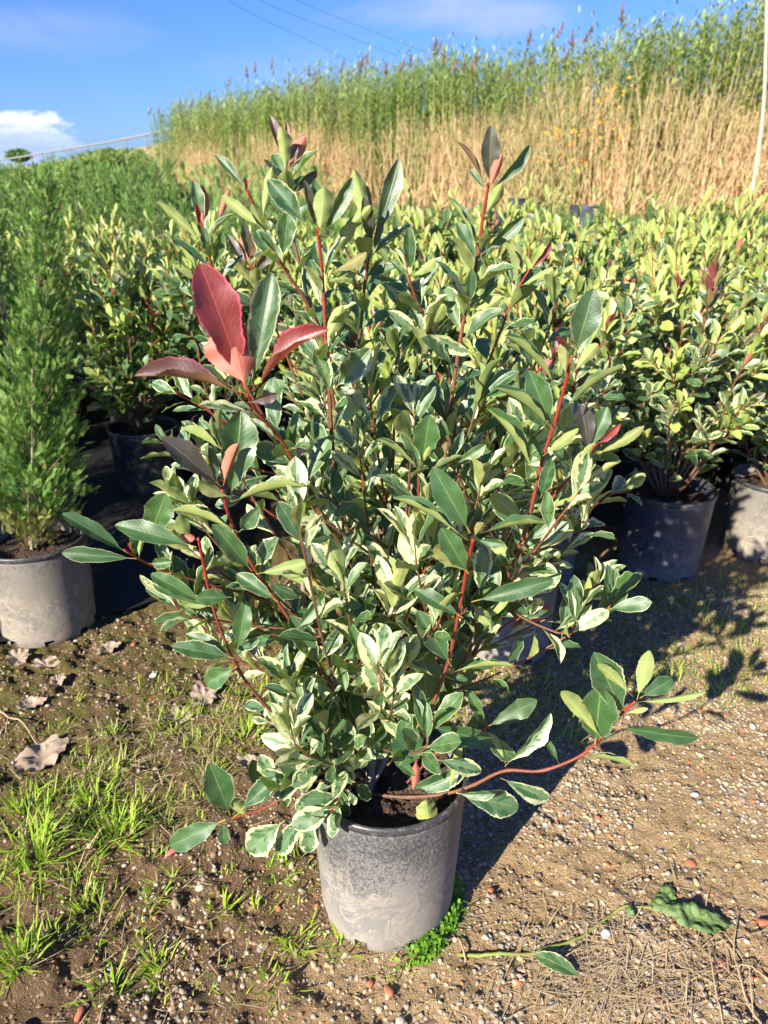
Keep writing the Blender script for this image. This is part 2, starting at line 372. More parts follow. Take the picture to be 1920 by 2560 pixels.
def pot_mat(name, dust=0.7, base=(0.050, 0.055, 0.065), dcol=(0.215, 0.205, 0.190), seed=0.0):
    m, t = mat(name)
    oc = t.n('ShaderNodeTexCoord').outputs['Object']
    oc = t.n('ShaderNodeVectorMath', {0: oc, 1: (seed * 3.1, seed * 1.7, seed * 0.3)}, operation='ADD').outputs[0]
    z = t.n('ShaderNodeSeparateXYZ', {0: t.n('ShaderNodeTexCoord').outputs['Object']}).outputs[2]
    big = t.noise(oc, 7.0, 4, 0.55, 0.6)
    st = t.n('ShaderNodeMapping', {0: oc}); st.inputs['Scale'].default_value = (1, 1, 0.6)
    fine = t.noise(st.outputs[0], 260, 4, 0.75)
    fine2 = t.noise(oc, 60, 5, 0.7, 0.3)
    low = t.step(z, 0.27, 0.02)
    k = t.m('ADD', t.m('ADD', t.m('MULTIPLY', big, 0.7), t.m('MULTIPLY', low, 0.38)), t.m('MULTIPLY', t.m('SUBTRACT', fine, 0.5), 1.1))
    dm = t.step(k, 0.95 - dust, 1.25 - dust * 0.9)
    mud = t.step(t.m('ADD', t.noise(oc, 12, 5, 0.6, 1.6), t.m('MULTIPLY', low, 0.10)), 0.585, 0.635)
    mud2 = t.step(t.m('ADD', t.noise(oc, 12, 5, 0.6, 1.6), t.m('MULTIPLY', low, 0.10)), 0.63, 0.72)
    rid = t.m('ABSOLUTE', t.m('SUBTRACT', t.noise(oc, 13, 5, 0.62, 1.8), 0.5)); rid = t.m('SUBTRACT', 1.0, t.step(rid, 0.008, 0.030))
    zz = t.m('ADD', z, t.m('MULTIPLY', t.m('SUBTRACT', big, 0.5), 0.25))
    mud = t.m('MAXIMUM', t.m('MULTIPLY', t.m('SUBTRACT', mud, t.m('MULTIPLY', mud2, 0.6)), 0.55), t.m('MULTIPLY', rid, 0.9)); mud = t.m('MULTIPLY', mud, t.step(zz, 0.21, 0.10))
    mud = t.m('MAXIMUM', mud, t.m('MULTIPLY', t.step(t.m('ADD', zz, t.m('MULTIPLY', fine2, 0.06)), 0.085, 0.03), 0.7))
    c = t.mix(t.m('MULTIPLY', dm, 0.82), base, dcol)
    c = t.mix(t.m('MULTIPLY', mud, min(1, dust * .85)), c, (0.37, 0.315, 0.255))
    c = t.mix(t.m('MULTIPLY', t.step(fine2, 0.63, 0.72), 0.35), c, (0.46, 0.40, 0.26))
    # scuff lines
    sc = t.n('ShaderNodeTexWave', {'Vector': oc, 'Scale': 3.0, 'Distortion': 14.0, 'Detail': 2.0, 'Detail Scale': 1.4}).outputs[1]
    c = t.mix(t.m('MULTIPLY', t.step(sc, 0.996, 0.9995), 0.22), c, (0.05, 0.05, 0.06))
    pr = t.n('ShaderNodeBsdfPrincipled', {'Base Color': c, 'Roughness': t.m('ADD', 0.45, t.m('MULTIPLY', dm, 0.4)), 'Normal': t.bump(t.m('ADD', fine, t.m('MULTIPLY', big, 2.0)), 0.35, 0.002)})
    t.out(pr.outputs[0]); return m
M_POT = pot_mat('dusty_plastic', 0.74)
M_POT2 = pot_mat('dark_plastic', 0.42, (0.042, 0.05, 0.075), (0.26, 0.25, 0.25), 2.0)
M_POT4 = pot_mat('shade_darkened_plastic', 0.25, (0.016, 0.018, 0.024), (0.10, 0.095, 0.09), 7.0)  # pot plastic with the deep shade of the back rows put into its colour
M_POT3 = pot_mat('sandy_plastic', 0.86, (0.06, 0.065, 0.075), (0.22, 0.20, 0.17), 5.0)
def rim_mat():
    m, t = mat('rim_plastic'); oc = t.n('ShaderNodeTexCoord').outputs['Object']
    nz = t.noise(oc, 90, 4, 0.7)
    c = t.mix(t.step(nz, 0.5, 0.75), (0.040, 0.042, 0.050), (0.22, 0.19, 0.15))
    t.out(t.n('ShaderNodeBsdfPrincipled', {'Base Color': c, 'Roughness': 0.42, 'Normal': t.bump(nz, 0.3, 0.001)}).outputs[0]); return m
M_RIM = rim_mat()
def soil_mat():
    m, t = mat('potting_soil'); oc = t.n('ShaderNodeTexCoord').outputs['Object']
    nz = t.noise(oc, 150, 5, 0.7); v = t.n('ShaderNodeTexVoronoi', {'Vector': oc, 'Scale': 170}).outputs[0]
    c = t.mix(nz, (0.020, 0.012, 0.008), (0.105, 0.062, 0.038)); c = t.mix(t.step(t.noise(oc, 300, 2), 0.66, 0.72), c, (0.30, 0.22, 0.15))
    t.out(t.n('ShaderNodeBsdfPrincipled', {'Base Color': c, 'Roughness': 0.95, 'Normal': t.bump(t.m('ADD', nz, v), 1.0, 0.006)}).outputs[0]); return m
M_SOIL = soil_mat()
def ground_mat():
    m, t = mat('dirt_ground'); oc = t.n('ShaderNodeTexCoord').outputs['Object']
    x, y, z = t.n('ShaderNodeSeparateXYZ', {0: oc}).outputs
    big = t.noise(oc, 2.3, 4, 0.6); mid = t.noise(oc, 14, 5, 0.65); fine = t.noise(oc, 120, 4, 0.7); vf = t.noise(oc, 420, 3, 0.7)
    tan = t.mix(mid, (0.38, 0.260, 0.135), (0.56, 0.405, 0.225))
    brn = t.mix(mid, (0.115, 0.072, 0.038), (0.240, 0.158, 0.088))
    side = t.step(t.m('ADD', t.m('ADD', x, t.m('MULTIPLY', t.m('SUBTRACT', 1.2, y), 0.35)), t.m('MULTIPLY', t.m('SUBTRACT', big, 0.5), 0.9)), -0.28, 0.30)
    c = t.mix(side, brn, tan)
    mossm = t.m('MULTIPLY', t.m('MULTIPLY', t.step(x, -0.15, -0.55), t.step(y, 1.05, 1.35)), t.step(t.m('ADD', mid, t.m('MULTIPLY', fine, 0.4)), 0.58, 0.76))
    c = t.mix(t.m('MULTIPLY', mossm, 0.75), c, (0.115, 0.125, 0.022))
    moss2 = t.m('MULTIPLY', t.step(t.noise(oc, 4.0, 4, 0.7), 0.56, 0.66), t.step(fine, 0.45, 0.6))
    c = t.mix(t.m('MULTIPLY', moss2, 0.35), c, (0.16, 0.15, 0.045))
    c = t.mix(t.m('MULTIPLY', t.step(vf, 0.58, 0.70), 0.5), c, (0.46, 0.37, 0.26))
    c = t.mix(t.m('MULTIPLY', t.step(fine, 0.44, 0.33), 0.65), c, (0.065, 0.042, 0.026))
    c = t.mix(1.0, c, t.mix(fine, (0.70,) * 3, (1.28,) * 3), 'MULTIPLY')
    t.out(t.n('ShaderNodeBsdfPrincipled', {'Base Color': c, 'Roughness': 0.95, 'Specular IOR Level': 0.2,
         'Normal': t.bump(t.m('ADD', t.m('MULTIPLY', fine, 1.0), t.m('MULTIPLY', vf, 0.6)), 1.0, 0.014)}).outputs[0]); return m
M_GROUND = ground_mat()
def simple(name, c0, c1, scale, rough=0.8, bs=0.5, bd=0.002, metal=0.0):
    m, t = mat(name); oc = t.n('ShaderNodeTexCoord').outputs['Object']; nz = t.noise(oc, scale, 4, 0.65)
    t.out(t.n('ShaderNodeBsdfPrincipled', {'Base Color': t.mix(nz, c0, c1), 'Roughness': rough, 'Metallic': metal, 'Normal': t.bump(nz, bs, bd)}).outputs[0]); return m
M_FABRIC = simple('woven_ground_cover', (0.003, 0.003, 0.0035), (0.007, 0.007, 0.008), 60, 0.7)
M_DEAD = simple('dead_leaf', (0.20, 0.145, 0.105), (0.40, 0.315, 0.25), 40, 0.8)
M_REDDEAD = simple('red_dead_leaf', (0.16, 0.04, 0.025), (0.30, 0.08, 0.04), 80, 0.5)
M_PINK = simple('pink_leaf', (0.42, 0.09, 0.10), (0.60, 0.18, 0.18), 120, 0.6)
M_BRICK = simple('brick_chip', (0.28, 0.085, 0.045), (0.44, 0.16, 0.085), 200, 0.9)
M_WOOD = simple('wood_chip', (0.30, 0.19, 0.10), (0.48, 0.34, 0.20), 90, 0.8)
M_WILT = simple('wilted_leaf', (0.05, 0.12, 0.045), (0.16, 0.23, 0.06), 70, 0.55, 0.9, 0.006)
M_WILTSTEM = simple('wilted_stem', (0.13, 0.17, 0.03), (0.30, 0.34, 0.08), 60, 0.5)
M_PALE = simple('pale_bark', (0.36, 0.29, 0.22), (0.60, 0.53, 0.44), 8, 0.7)
M_RAIL = simple('galvanised_steel', (0.20, 0.21, 0.22), (0.27, 0.28, 0.28), 5, 0.5)
M_BANK = simple('bank_soil', (0.16, 0.15, 0.06), (0.36, 0.28, 0.14), 3, 0.95)
M_WIRE = simple('cable', (0.14, 0.18, 0.28), (0.18, 0.22, 0.32), 5, 0.6)
M_BLOOM = M_FLOWER
# ================================================================== GROUND
RA = np.array([8.3, 17.0]); RBp = np.array([-14.8, 50.0]); RL = np.linalg.norm(RBp - RA); RD = (RBp - RA) / RL; RN = np.array([RD[1], -RD[0]])
def hfun(x, y):
    x = np.asarray(x, float); y = np.asarray(y, float)
    near = 1 - sstep(np.hypot(x, y), 5, 9)
    rough = 1.0 + 0.7 * sstep(-x + (y - 1.2) * 0.1, -0.25, 0.35)
    h = 0.020 * (vnoise(x, y, 2.2, 1) - .5) + 0.013 * (vnoise(x, y, 8, 2) - .5) * rough + 0.011 * (vnoise(x, y, 26, 3) - .5) * rough + 0.007 * (vnoise(x, y, 62, 4) - .5) * rough + 0.004 * (vnoise(x, y, 135, 6) - .5)
    h = h * near
    # little heel of earth round the main pot
    d = np.hypot(x - 0.006, y - 0.993); h = h * sstep(d, 0.11, 0.2) + 0.006 * (1 - sstep(d, 0.12, 0.2)) * (vnoise(x, y, 26, 7) - 0.2)
    s = (x - RA[0]) * RN[0] + (y - RA[1]) * RN[1]; al = (x - RA[0]) * RD[0] + (y - RA[1]) * RD[1]
    m = (1 - sstep(al, 38, 48)) * sstep(al, -60, -20)
    h = h + m * (0.35 * sstep(s, -1, 2.5) + 2.0 * sstep(s, 2.5, 7))
    h = h + 1.2 * sstep(y, 62, 75) * (1 - m)
    return h
xs = np.concatenate([-np.geomspace(220, 2.6, 46), np.linspace(-2.5, -1.12, 90), np.linspace(-1.1, 1.4, 430), np.linspace(1.42, 3.0, 90), np.geomspace(3.1, 220, 46)])
ys = np.concatenate([[-60, -20, -6, -2, 0.0, 0.25], np.linspace(0.42, 0.50, 8), np.linspace(0.505, 2.1, 290), np.linspace(2.115, 5.0, 160), np.geomspace(5.1, 320, 60)])
X, Y = np.meshgrid(xs, ys)
ga = Acc(); nx = len(xs); i = np.arange(len(ys) - 1)[:, None] * nx; j = np.arange(nx - 1)[None]
ga.add(np.stack([X, Y, hfun(X, Y)], -1).reshape(-1, 3), np.stack([i + j, i + j + 1, i + nx + j + 1, i + nx + j], -1).reshape(-1, 4))
tag(ga.build('ground', M_GROUND), kind='structure')

# black woven ground cover under the rows
fab = Acc()
fx, fy = np.meshgrid(np.linspace(0, 1, 60), np.linspace(0, 1, 90))
e0 = np.array([-2.6, 0.15]); e1 = np.array([-0.46, 2.13]); e2 = np.array([0.10, 2.70])
def fabpt(u, v):
    # front edge runs diagonally, far edge out of sight behind the shrubs
    a = np.stack([np.interp(u, [0, .6, 1], [-2.6, -1.0, -.46]), np.interp(u, [0, .6, 1], [1.15, 1.80, 2.13])], -1)
    a = a + (vnoise(u * 9, u * 0, 1.0, 3) - .5)[..., None] * 0.05
    b = np.stack([-4.6 + u * 4.2, 6.5 + 0 * u], -1)
    return a * (1 - v)[..., None] + b * v[..., None]
pf = fabpt(fx.ravel(), fy.ravel() ** 1.3)
zf = hfun(pf[:, 0], pf[:, 1]) * 0.35 + 0.018 + 0.012 * (vnoise(pf[:, 0], pf[:, 1], 5, 9) - .3)
i = np.arange(89)[:, None] * 60; j = np.arange(59)[None]
fab.add(np.column_stack([pf, zf]), np.stack([i + j, i + j + 1, i + 60 + j + 1, i + 60 + j], -1).reshape(-1, 4))
tag(fab.build('ground_cloth', M_FABRIC), 'black woven ground cloth between the conifers and the shrubs', 'ground cloth')

# ---------------------------------------------------------------- instancing helper into one mesh
def inst(acc, Vt, Ft, B, X_, Y_, Z_, s, c, Ut=None):
    K = len(B); n = Vt.shape[-2]; s = np.asarray(s, float)
    if s.ndim == 1: s = np.repeat(s[:, None], 3, 1)
    L = Vt if Vt.ndim == 3 else np.broadcast_to(Vt[None], (K, n, 3))
    L = L * s[:, None, :]
    V = B[:, None] + L[..., 0:1] * X_[:, None] + L[..., 1:2] * Y_[:, None] + L[..., 2:3] * Z_[:, None]
    F = [(f[None] + (np.arange(K) * n)[:, None, None]).reshape(-1, f.shape[1]) for f in (Ft if isinstance(Ft, list) else [Ft])]
    c = np.asarray(c, float)
    C = np.repeat(c, n, 0) if len(c) == K and n > 1 else c.reshape(-1, 4)
    acc.add(V.reshape(-1, 3), F, None if Ut is None else np.tile(Ut, (K, 1)), C)
def rframe(K, tilt=0.0, r=None):
    r = r or rng
    th = r.uniform(0, 2 * np.pi, K)
    Z = nrm(np.column_stack([r.normal(0, tilt, K), r.normal(0, tilt, K), np.ones(K)]))
    X0 = np.column_stack([np.cos(th), np.sin(th), np.zeros(K)])
    X_ = nrm(X0 - Z * (X0 * Z).sum(1, keepdims=True)); return X_, np.cross(Z, X_), Z

# ---------------------------------------------------------------- stones
g_ = (1 + 5 ** .5) / 2
ICO = nrm(np.array([(-1, g_, 0), (1, g_, 0), (-1, -g_, 0), (1, -g_, 0), (0, -1, g_), (0, 1, g_), (0, -1, -g_), (0, 1, -g_), (g_, 0, -1), (g_, 0, 1), (-g_, 0, -1), (-g_, 0, 1)], float))
ICF = np.array([(0, 11, 5), (0, 5, 1), (0, 1, 7), (0, 7, 10), (0, 10, 11), (1, 5, 9), (5, 11, 4), (11, 10, 2), (10, 7, 6), (7, 1, 8), (3, 9, 4), (3, 4, 2), (3, 2, 6), (3, 6, 8), (3, 8, 9), (4, 9, 5), (2, 4, 11), (6, 2, 10), (8, 6, 7), (9, 8, 1)])
def subdiv(V, F):
    V = list(map(tuple, V)); e = {}; out = []
    def mid(a, b):
        k = (min(a, b), max(a, b))
        if k not in e: e[k] = len(V); V.append(tuple(nrm((np.array(V[a]) + np.array(V[b])) / 2)))
        return e[k]
    for a, b, c in F:
        x, y, z = mid(a, b), mid(b, c), mid(c, a); out += [(a, x, z), (x, b, y), (z, y, c), (x, y, z)]
    return np.array(V), np.array(out)
IC2, IF2 = subdiv(ICO, ICF)
PAL = np.array([(0.42, 0.36, 0.28), (0.36, 0.30, 0.22), (0.30, 0.27, 0.24), (0.50, 0.45, 0.37), (0.24, 0.23, 0.23), (0.62, 0.59, 0.54), (0.44, 0.34, 0.20), (0.48, 0.15, 0.07), (0.40, 0.20, 0.11), (0.20, 0.16, 0.12)])
PW = np.array([.20, .26, .15, .08, .10, .016, .12, .022, .030, .06]); PW = PW / PW.sum()
def stones(acc, K, xr, yr, dens, smin, smax, power=2.2, V0=ICO, F0=ICF, sink=0.25):
    x = rng.uniform(*xr, K); y = rng.uniform(*yr, K)
    keep = rng.random(K) < dens(x, y); x, y = x[keep], y[keep]; K = len(x)
    s = smin + (smax - smin) * rng.random(K) ** (power * 2)
    Vt = V0[None] * (1 + rng.normal(0, 0.20, (K, len(V0), 1))) + rng.normal(0, 0.10, (K, len(V0), 3))
    sc = np.column_stack([s * rng.uniform(.75, 1.35, K), s * rng.uniform(.7, 1.1, K), s * rng.uniform(.35, .8, K)])
    X_, Y_, Z_ = rframe(K, 0.25)
    B = np.column_stack([x, y, hfun(x, y) + s * (0.3 - sink)])
    c = PAL[rng.choice(len(PAL), K, p=PW)] * rng.uniform(0.72, 1.1, (K, 1)) * np.array([1.0, .96, .88])
    inst(acc, Vt, F0, B, X_, Y_, Z_, sc, np.column_stack([c, np.ones(K)]))
gdens = lambda x, y: np.clip(0.10 + 0.9 * sstep(x + (1.15 - y) * 0.55 + 0.5 * (vnoise(x, y, 3.2, 5) - .5), -0.22, 0.22), 0, 1) * (0.25 + 0.75 * sstep(vnoise(x, y, 6, 8), 0.32, 0.55))
gv = Acc()
stones(gv, 120000, (-1.0, 1.5), (0.50, 2.1), gdens, 0.0015, 0.0062, 1.35)
stones(gv, 9000, (-2.0, 3.0), (1.6, 4.0), lambda x, y: 0.2 + 0.6 * sstep(x, 0.2, 1.0), 0.002, 0.008, 1.5)
stones(gv, 1500, (-1.0, 1.4), (0.52, 1.8), gdens, 0.0035, 0.0085, 1.3, IC2, IF2)
tag(gv.build('gravel', M_STONE, smooth=False), 'loose gravel of pale pebbles and brick crumbs over the dirt', 'gravel', kind='stuff')
# crumbs of earth
cl = Acc()
PAL_s = PAL.copy(); PAL = np.array([(0.20, 0.135, 0.08), (0.25, 0.17, 0.105), (0.15, 0.10, 0.06)]); PW_s = PW; PW = np.array([.4, .4, .2])
stones(cl, 60000, (-1.1, 1.4), (0.50, 2.2), lambda x, y: 0.25 + 0.75 * sstep(-x + (y - 1.0) * .3, -0.5, 0.2), 0.0012, 0.0062, 1.7, ICO, ICF, 0.55)
PAL, PW = PAL_s, PW_s
tag(cl.build('soil_crumbs', M_STONE, smooth=False), 'crumbly clods of brown earth lying on the ground', 'soil', kind='stuff')

# ================================================================== POTS
def lathe(acc, prof, n=64, skip=None, c=None):
    th = np.linspace(0, 2 * np.pi, n, endpoint=False)
    pr = np.asarray(prof, float)
    V = np.stack([pr[:, None, 0] * np.cos(th), pr[:, None, 0] * np.sin(th), np.broadcast_to(pr[:, None, 1], (len(pr), n))], -1)
    F = []
    for a in range(len(pr) - 1):
        for b in range(n):
            if skip and skip(a, b): continue
            b2 = (b + 1) % n; F.append((a * n + b, a * n + b2, (a + 1) * n + b2, (a + 1) * n + b))
    acc.add(V.reshape(-1, 3), np.array(F), None, c)
def pot_meshes(H, rt, rb, seed=0, wob=0.0):
    a = Acc(); T = 0.004; nt = 64
    notch = set()
    for k in range(8):
        b0 = int(nt * k / 8) + 3
        notch |= {b0, b0 + 1}
    prof = [(rb - .004, 0.0), (rb, 0.004), (rb + (rt - rb) * .08, 0.020)]
    prof += [(rb + (rt - rb) * q, H * q) for q in (.2, .35, .5, .65, .8, .92)] + [(rt - .002, H - 0.014)]
    no = len(prof)
    prof += [(rt - T - .002, H - 0.014)] + [(rb - T + (rt - rb) * q, H * q) for q in (.8, .5, .2)] + [(rb - T, 0.020), (rb - T, 0.006), (0.0, 0.006)]
    sk = lambda p, b: b in notch and (p in (0, 1) or p == len(prof) - 3)
    lathe(a, prof, nt, sk)
    if wob:
        V = a.v[0]; th = np.arctan2(V[:, 1], V[:, 0]); q = 1 + wob * np.sin(2 * th + seed) * V[:, 2] / H + wob * .4 * np.sin(3 * th + seed * 2)
        V[:, :2] *= q[:, None]
    r = Acc(); o = rt
    lathe(r, [(o - .0065, H - .0165), (o - .001, H - .0165), (o + .0028, H - .0135), (o + .0032, H - .004), (o + .0015, H - .0005), (o - .001, H), (o - .0035, H - .0008), (o - .0055, H - .004), (o - .0065, H - .0165)], nt)
    if wob:
        V = r.v[0]; th = np.arctan2(V[:, 1], V[:, 0]); V[:, :2] *= (1 + wob * np.sin(2 * th + seed) + wob * .4 * np.sin(3 * th + seed * 2))[:, None]
    s = Acc(); n = 56; zs = H - 0.042; ri = rt - T - .004 - (rt - rb) * .04 / H
    rr = np.linspace(0, 1, 16)[:, None]; th = np.linspace(0, 2 * np.pi, n, endpoint=False)[None]
    x = rr * ri * np.cos(th); y = rr * ri * np.sin(th)
    z = zs + 0.022 * (vnoise(x + seed, y, 28, seed) - .5) + 0.014 * (vnoise(x + seed, y, 80, seed + 1) - .5)
    i = np.arange(15)[:, None] * n; j = np.arange(n)[None]; j2 = (j + 1) % n
    s.add(np.stack([x, y, z], -1).reshape(-1, 3), np.stack([i + j, i + n + j, i + n + j2, i + j2], -1).reshape(-1, 4))
    # crumbs on the soil
    K = 260; a_ = rng.uniform(0, 6.28, K); q = np.sqrt(rng.random(K)) * ri * .95; sz = rng.uniform(.0015, .0045, K)
    X_, Y_, Z_ = rframe(K, .4)
    inst(s, ICO, ICF, np.column_stack([q * np.cos(a_), q * np.sin(a_), np.full(K, zs + .003)]), X_, Y_, Z_, np.column_stack([sz, sz * .8, sz * .6]), np.tile([.5, 0, 0, 1.], (K, 1)))
    return a, r, s
def put_pot(root, H, rt, rb, m, seed=0, wob=0.0, soil=True):
    a, r, s = pot_meshes(H, rt, rb, seed, wob)
    p = a.build('pot', m, root); r.build('rim', M_RIM, p)
    if soil: s.build('soil', M_SOIL, root, smooth=False)
    return p

# ================================================================== MAIN SHRUB
HX, HY = 0.006, 0.993
hero = empty('potted_shrub', (HX, HY, 0.0))
tag(hero, 'tall variegated shrub with red young shoots in a dusty grey pot at the front', 'potted shrub')
put_pot(hero, 0.295, 0.131, 0.116, M_POT, 1, 0.004)
O = np.array([HX, HY, 0.0])
def bp(pts, Y0, Y1, n=54):
    k = len(pts); return spline([P(x, y, Y0 + (Y1 - Y0) * i / (k - 1)) - O for i, (x, y) in enumerate(pts)], n)
class Branch:
    def __init__(s, pts, r0, r1, young=(0, 1), name='branch'):
        s.p = pts; s.lb = LB(); s.yl = LB(); a = Acc()
        r = .80 * np.linspace(r0, r1, len(pts)) * (1 + 0.22 * (np.arange(len(pts)) % 6 == 0) + 0.10 * (np.arange(len(pts)) % 6 == 1) + .05 * np.sin(np.arange(len(pts)) * 1.3))
        tube(a, pts, r, 8, (0.5, young[0], 0, 1), (0.5, young[1], 0, 1)); s.a = a; s.name = name
    def done(s, m=None, name_fine=False):
        o = s.a.build(s.name, m or M_STEM, hero)
        for lb, nm in ((s.lb, 'foliage'), (s.yl, 'young_leaves')):
            if lb.r:
                f = Acc(); lb.flush(f, *((34, 7, 0.10) if name_fine else (12, 5, 0.0))); me = f.build(nm, M_LEAF, o)
def XL(br, bx, by, tx, ty, Y, wr, roll, red=0.0, var=0.15, fold=0.38, dY=None, arch=0.05, tw=0.0, tone=1.0):
    B = P(bx, by, Y); T = P(tx, ty, Y + (random.uniform(-.018, .018) if dY is None else dY))
    d = nrm(T - B); c = np.array([0, 0, CAMH]) - B; c = nrm(c - d * (c @ d))
    s = np.cross(d, c)
    if 50 < abs(roll) < 150:        # seen from the side: upper face to the sky, one half showing its underside
        roll = (66 if abs(roll) < 100 else 80) * (1 if s[2] > 0 else -1); fold = max(fold, .62)
    a = R(roll); N = c * math.cos(a) + s * math.sin(a)
    L = np.linalg.norm(T - B)
    (br.yl if red > 0.5 else br.lb).add(B - O, T - O, N, L * wr * .88, fold * 1.25, arch, tw, red, var, tone)
def BR(key, pts, Y0, Y1, r0=0.003, r1=0.0016, young=(0.2, 1), auto=0, aL=0.06, s0=0.1, s1=0.8, var=0.5, red=0.0, tone=1.0):
    b = Branch(bp(pts, Y0, Y1), r0, r1, young); BRS[key] = b
    if auto: foliate(b.lb, b.p, auto, aL * 1.12, 0.38, s0, s1, (1.25, 0.75), (lambda q: red), (lambda q: var * random.uniform(.5, 1.4)), tone)
    return b
BRS = {}
TR = [(790, 1735), (795, 1650), (820, 1560), (835, 1450)]
BR(1, [(800, 1500), (772, 1330), (740, 1190), (700, 1120), (655, 1035), (610, 955), (560, 895), (534, 852)], 1.0, .78, .0042, .0024, (0, .8), 12, .06, .1, .72, .7)
BR(2, [(770, 1640), (745, 1545), (680, 1420), (600, 1300), (545, 1220), (500, 1130), (480, 1058)], .97, .82, .0036, .0022, (0, 1), 6, .065, .05, .6, .6)
BR(3, [(740, 1690), (700, 1630), (610, 1560), (530, 1470), (480, 1370), (455, 1290), (440, 1220), (428, 1162)], .95, .82, .0032, .0020, (0, 1))
BR(4, [(640, 1330), (560, 1290), (470, 1268), (380, 1240), (318, 1217), (268, 1187)], 1.0, .86, .0026, .0016, (0, 1))
BR(5, [(800, 1716), (880, 1722), (960, 1715), (1020, 1697), (1090, 1665), (1170, 1665), (1255, 1632), (1300, 1590), (1340, 1545), (1372, 1515)], .975, .885, .0042, .0022, (0, .9))
BR(6, [(890, 1680), (905, 1620), (925, 1550), (965, 1440), (990, 1330), (1008, 1230), (1022, 1165)], .97, .78, .0036, .0024, (0, 1))
BR(7, [(1020, 1420), (1080, 1290), (1110, 1210), (1140, 1130), (1170, 1000), (1205, 890), (1235, 772)], .99, .86, .0038, .0022, (0, 1), 7, .06, .05, .5, .5)
BR(8, [(1060, 1330), (1105, 1230), (1145, 1150), (1190, 1080), (1250, 1010), (1288, 958)], 1.0, .9, .0032, .0018, (.2, .9), 4, .055, .1, .5, .5)
BR(9, [(905, 1230), (930, 1100), (965, 960), (975, 870), (1000, 700), (1020, 620), (1035, 530), (1045, 460), (1056, 395)], 1.03, .95, .0040, .0020, (0, .9), 26, .06, .05, .72, .45)
BR(10, [(985, 960), (975, 840), (940, 740), (900, 650), (882, 592)], 1.06, 1.0, .0030, .0017, (0, .7), 14, .055, .05, .75, .5)
BR(11, [(760, 950), (772, 780), (780, 700), (790, 600), (800, 530), (808, 470)], 1.06, 1.0, .0032, .0018, (0, .6), 16, .06, .05, .7, .5)
BR(12, [(765, 1200), (735, 1080), (718, 960), (712, 850), (705, 760), (698, 620), (690, 530), (688, 492)], 1.0, .93, .0038, .0022, (0, 1), 22, .058, .05, .72, .75)
BR(13, [(725, 900), (700, 740), (660, 650), (620, 590), (585, 530), (560, 470), (535, 412)], 1.04, .96, .0032, .0018, (0, 1), 9, .06, .05, .55, .5)
BR(14, [(600, 950), (530, 830), (480, 690), (458, 580), (442, 520), (434, 470)], 1.12, 1.05, .0030, .0018, (.3, 1), 10, .055, .1, .7, .5)
BR(15, [(720, 800), (660, 620), (625, 470), (620, 390), (617, 350)], 1.2, 1.22, .0032, .0018, (0, .8), 14, .06, .1, .8, .3)
BR(16, [(790, 1712), (740, 1690), (700, 1685), (640, 1702), (580, 1742), (500, 1768)], .98, .90, .0030, .0018, (0, .8), 3, .05, .1, .4, .8)
BR(17, [(960, 1480), (1010, 1430), (1050, 1390), (1090, 1352), (1125, 1330)], 1.08, 1.08, .0026, .0015, (.6, 1))
BR(18, [(880, 1690), (940, 1630), (1000, 1590), (1055, 1568)], .97, .92, .0024, .0014, (.2, .9))
BR(19, [(770, 1420), (740, 1340), (715, 1290), (682, 1255), (668, 1215)], .93, .88, .0024, .0015, (.2, .9), 3, .055, .1, .5, .5)
BR(20, [(1040, 820), (1080, 720), (1110, 640), (1145, 580)], 1.16, 1.16, .0026, .0015, (.4, 1), 7, .06, .1, .7, .3)
BR(21, [(915, 1260), (908, 1150), (904, 1060), (905, 1000)], .96, .9, .0026, .0018, (.2, 1), 3, .055, .0, .5, .6)
BR(22, [(1030, 1150), (1005, 1060), (978, 1010), (962, 975)], .97, .9, .0022, .0014, (.3, 1), 3, .05, .1, .6, .5)
BR(23, [(650, 850), (600, 720), (560, 640), (541, 570)], 1.25, 1.25, .0026, .0015, (.2, 1), 6, .06, .1, .6, .2, .2)
BR(24, [(860, 1150), (800, 1030), (770, 930), (805, 870), (828, 835)], 1.03, .98, .0024, .0015, (.2, .9), 8, .055, .1, .8, .7)
BR(25, [(700, 1120), (655, 1040), (600, 1025), (545, 1012), (515, 1000)], .96, .93, .0022, .0014, (.3, .5), 5, .05, .1, .9, .5)
BR(26, [(640, 1080), (560, 960), (470, 900), (420, 870), (380, 850)], 1.12, 1.08, .0024, .0014, (.3, 1), 12, .052, .2, 1., .6)
BR(27, [(600, 1120), (500, 1050), (430, 1010), (360, 960)], 1.12, 1.06, .0024, .0014, (.3, 1), 12, .052, .2, 1., .7)
BR(28, [(1130, 1250), (1200, 1180), (1300, 1080), (1360, 1060)], 1.12, 1.15, .0024, .0014, (.3, .8), 9, .055, .2, 1., .7)
BR(29, [(1100, 900), (1150, 800), (1190, 700), (1205, 640)], 1.14, 1.14, .0026, .0015, (.3, 1), 10, .055, .1, .95, .35)
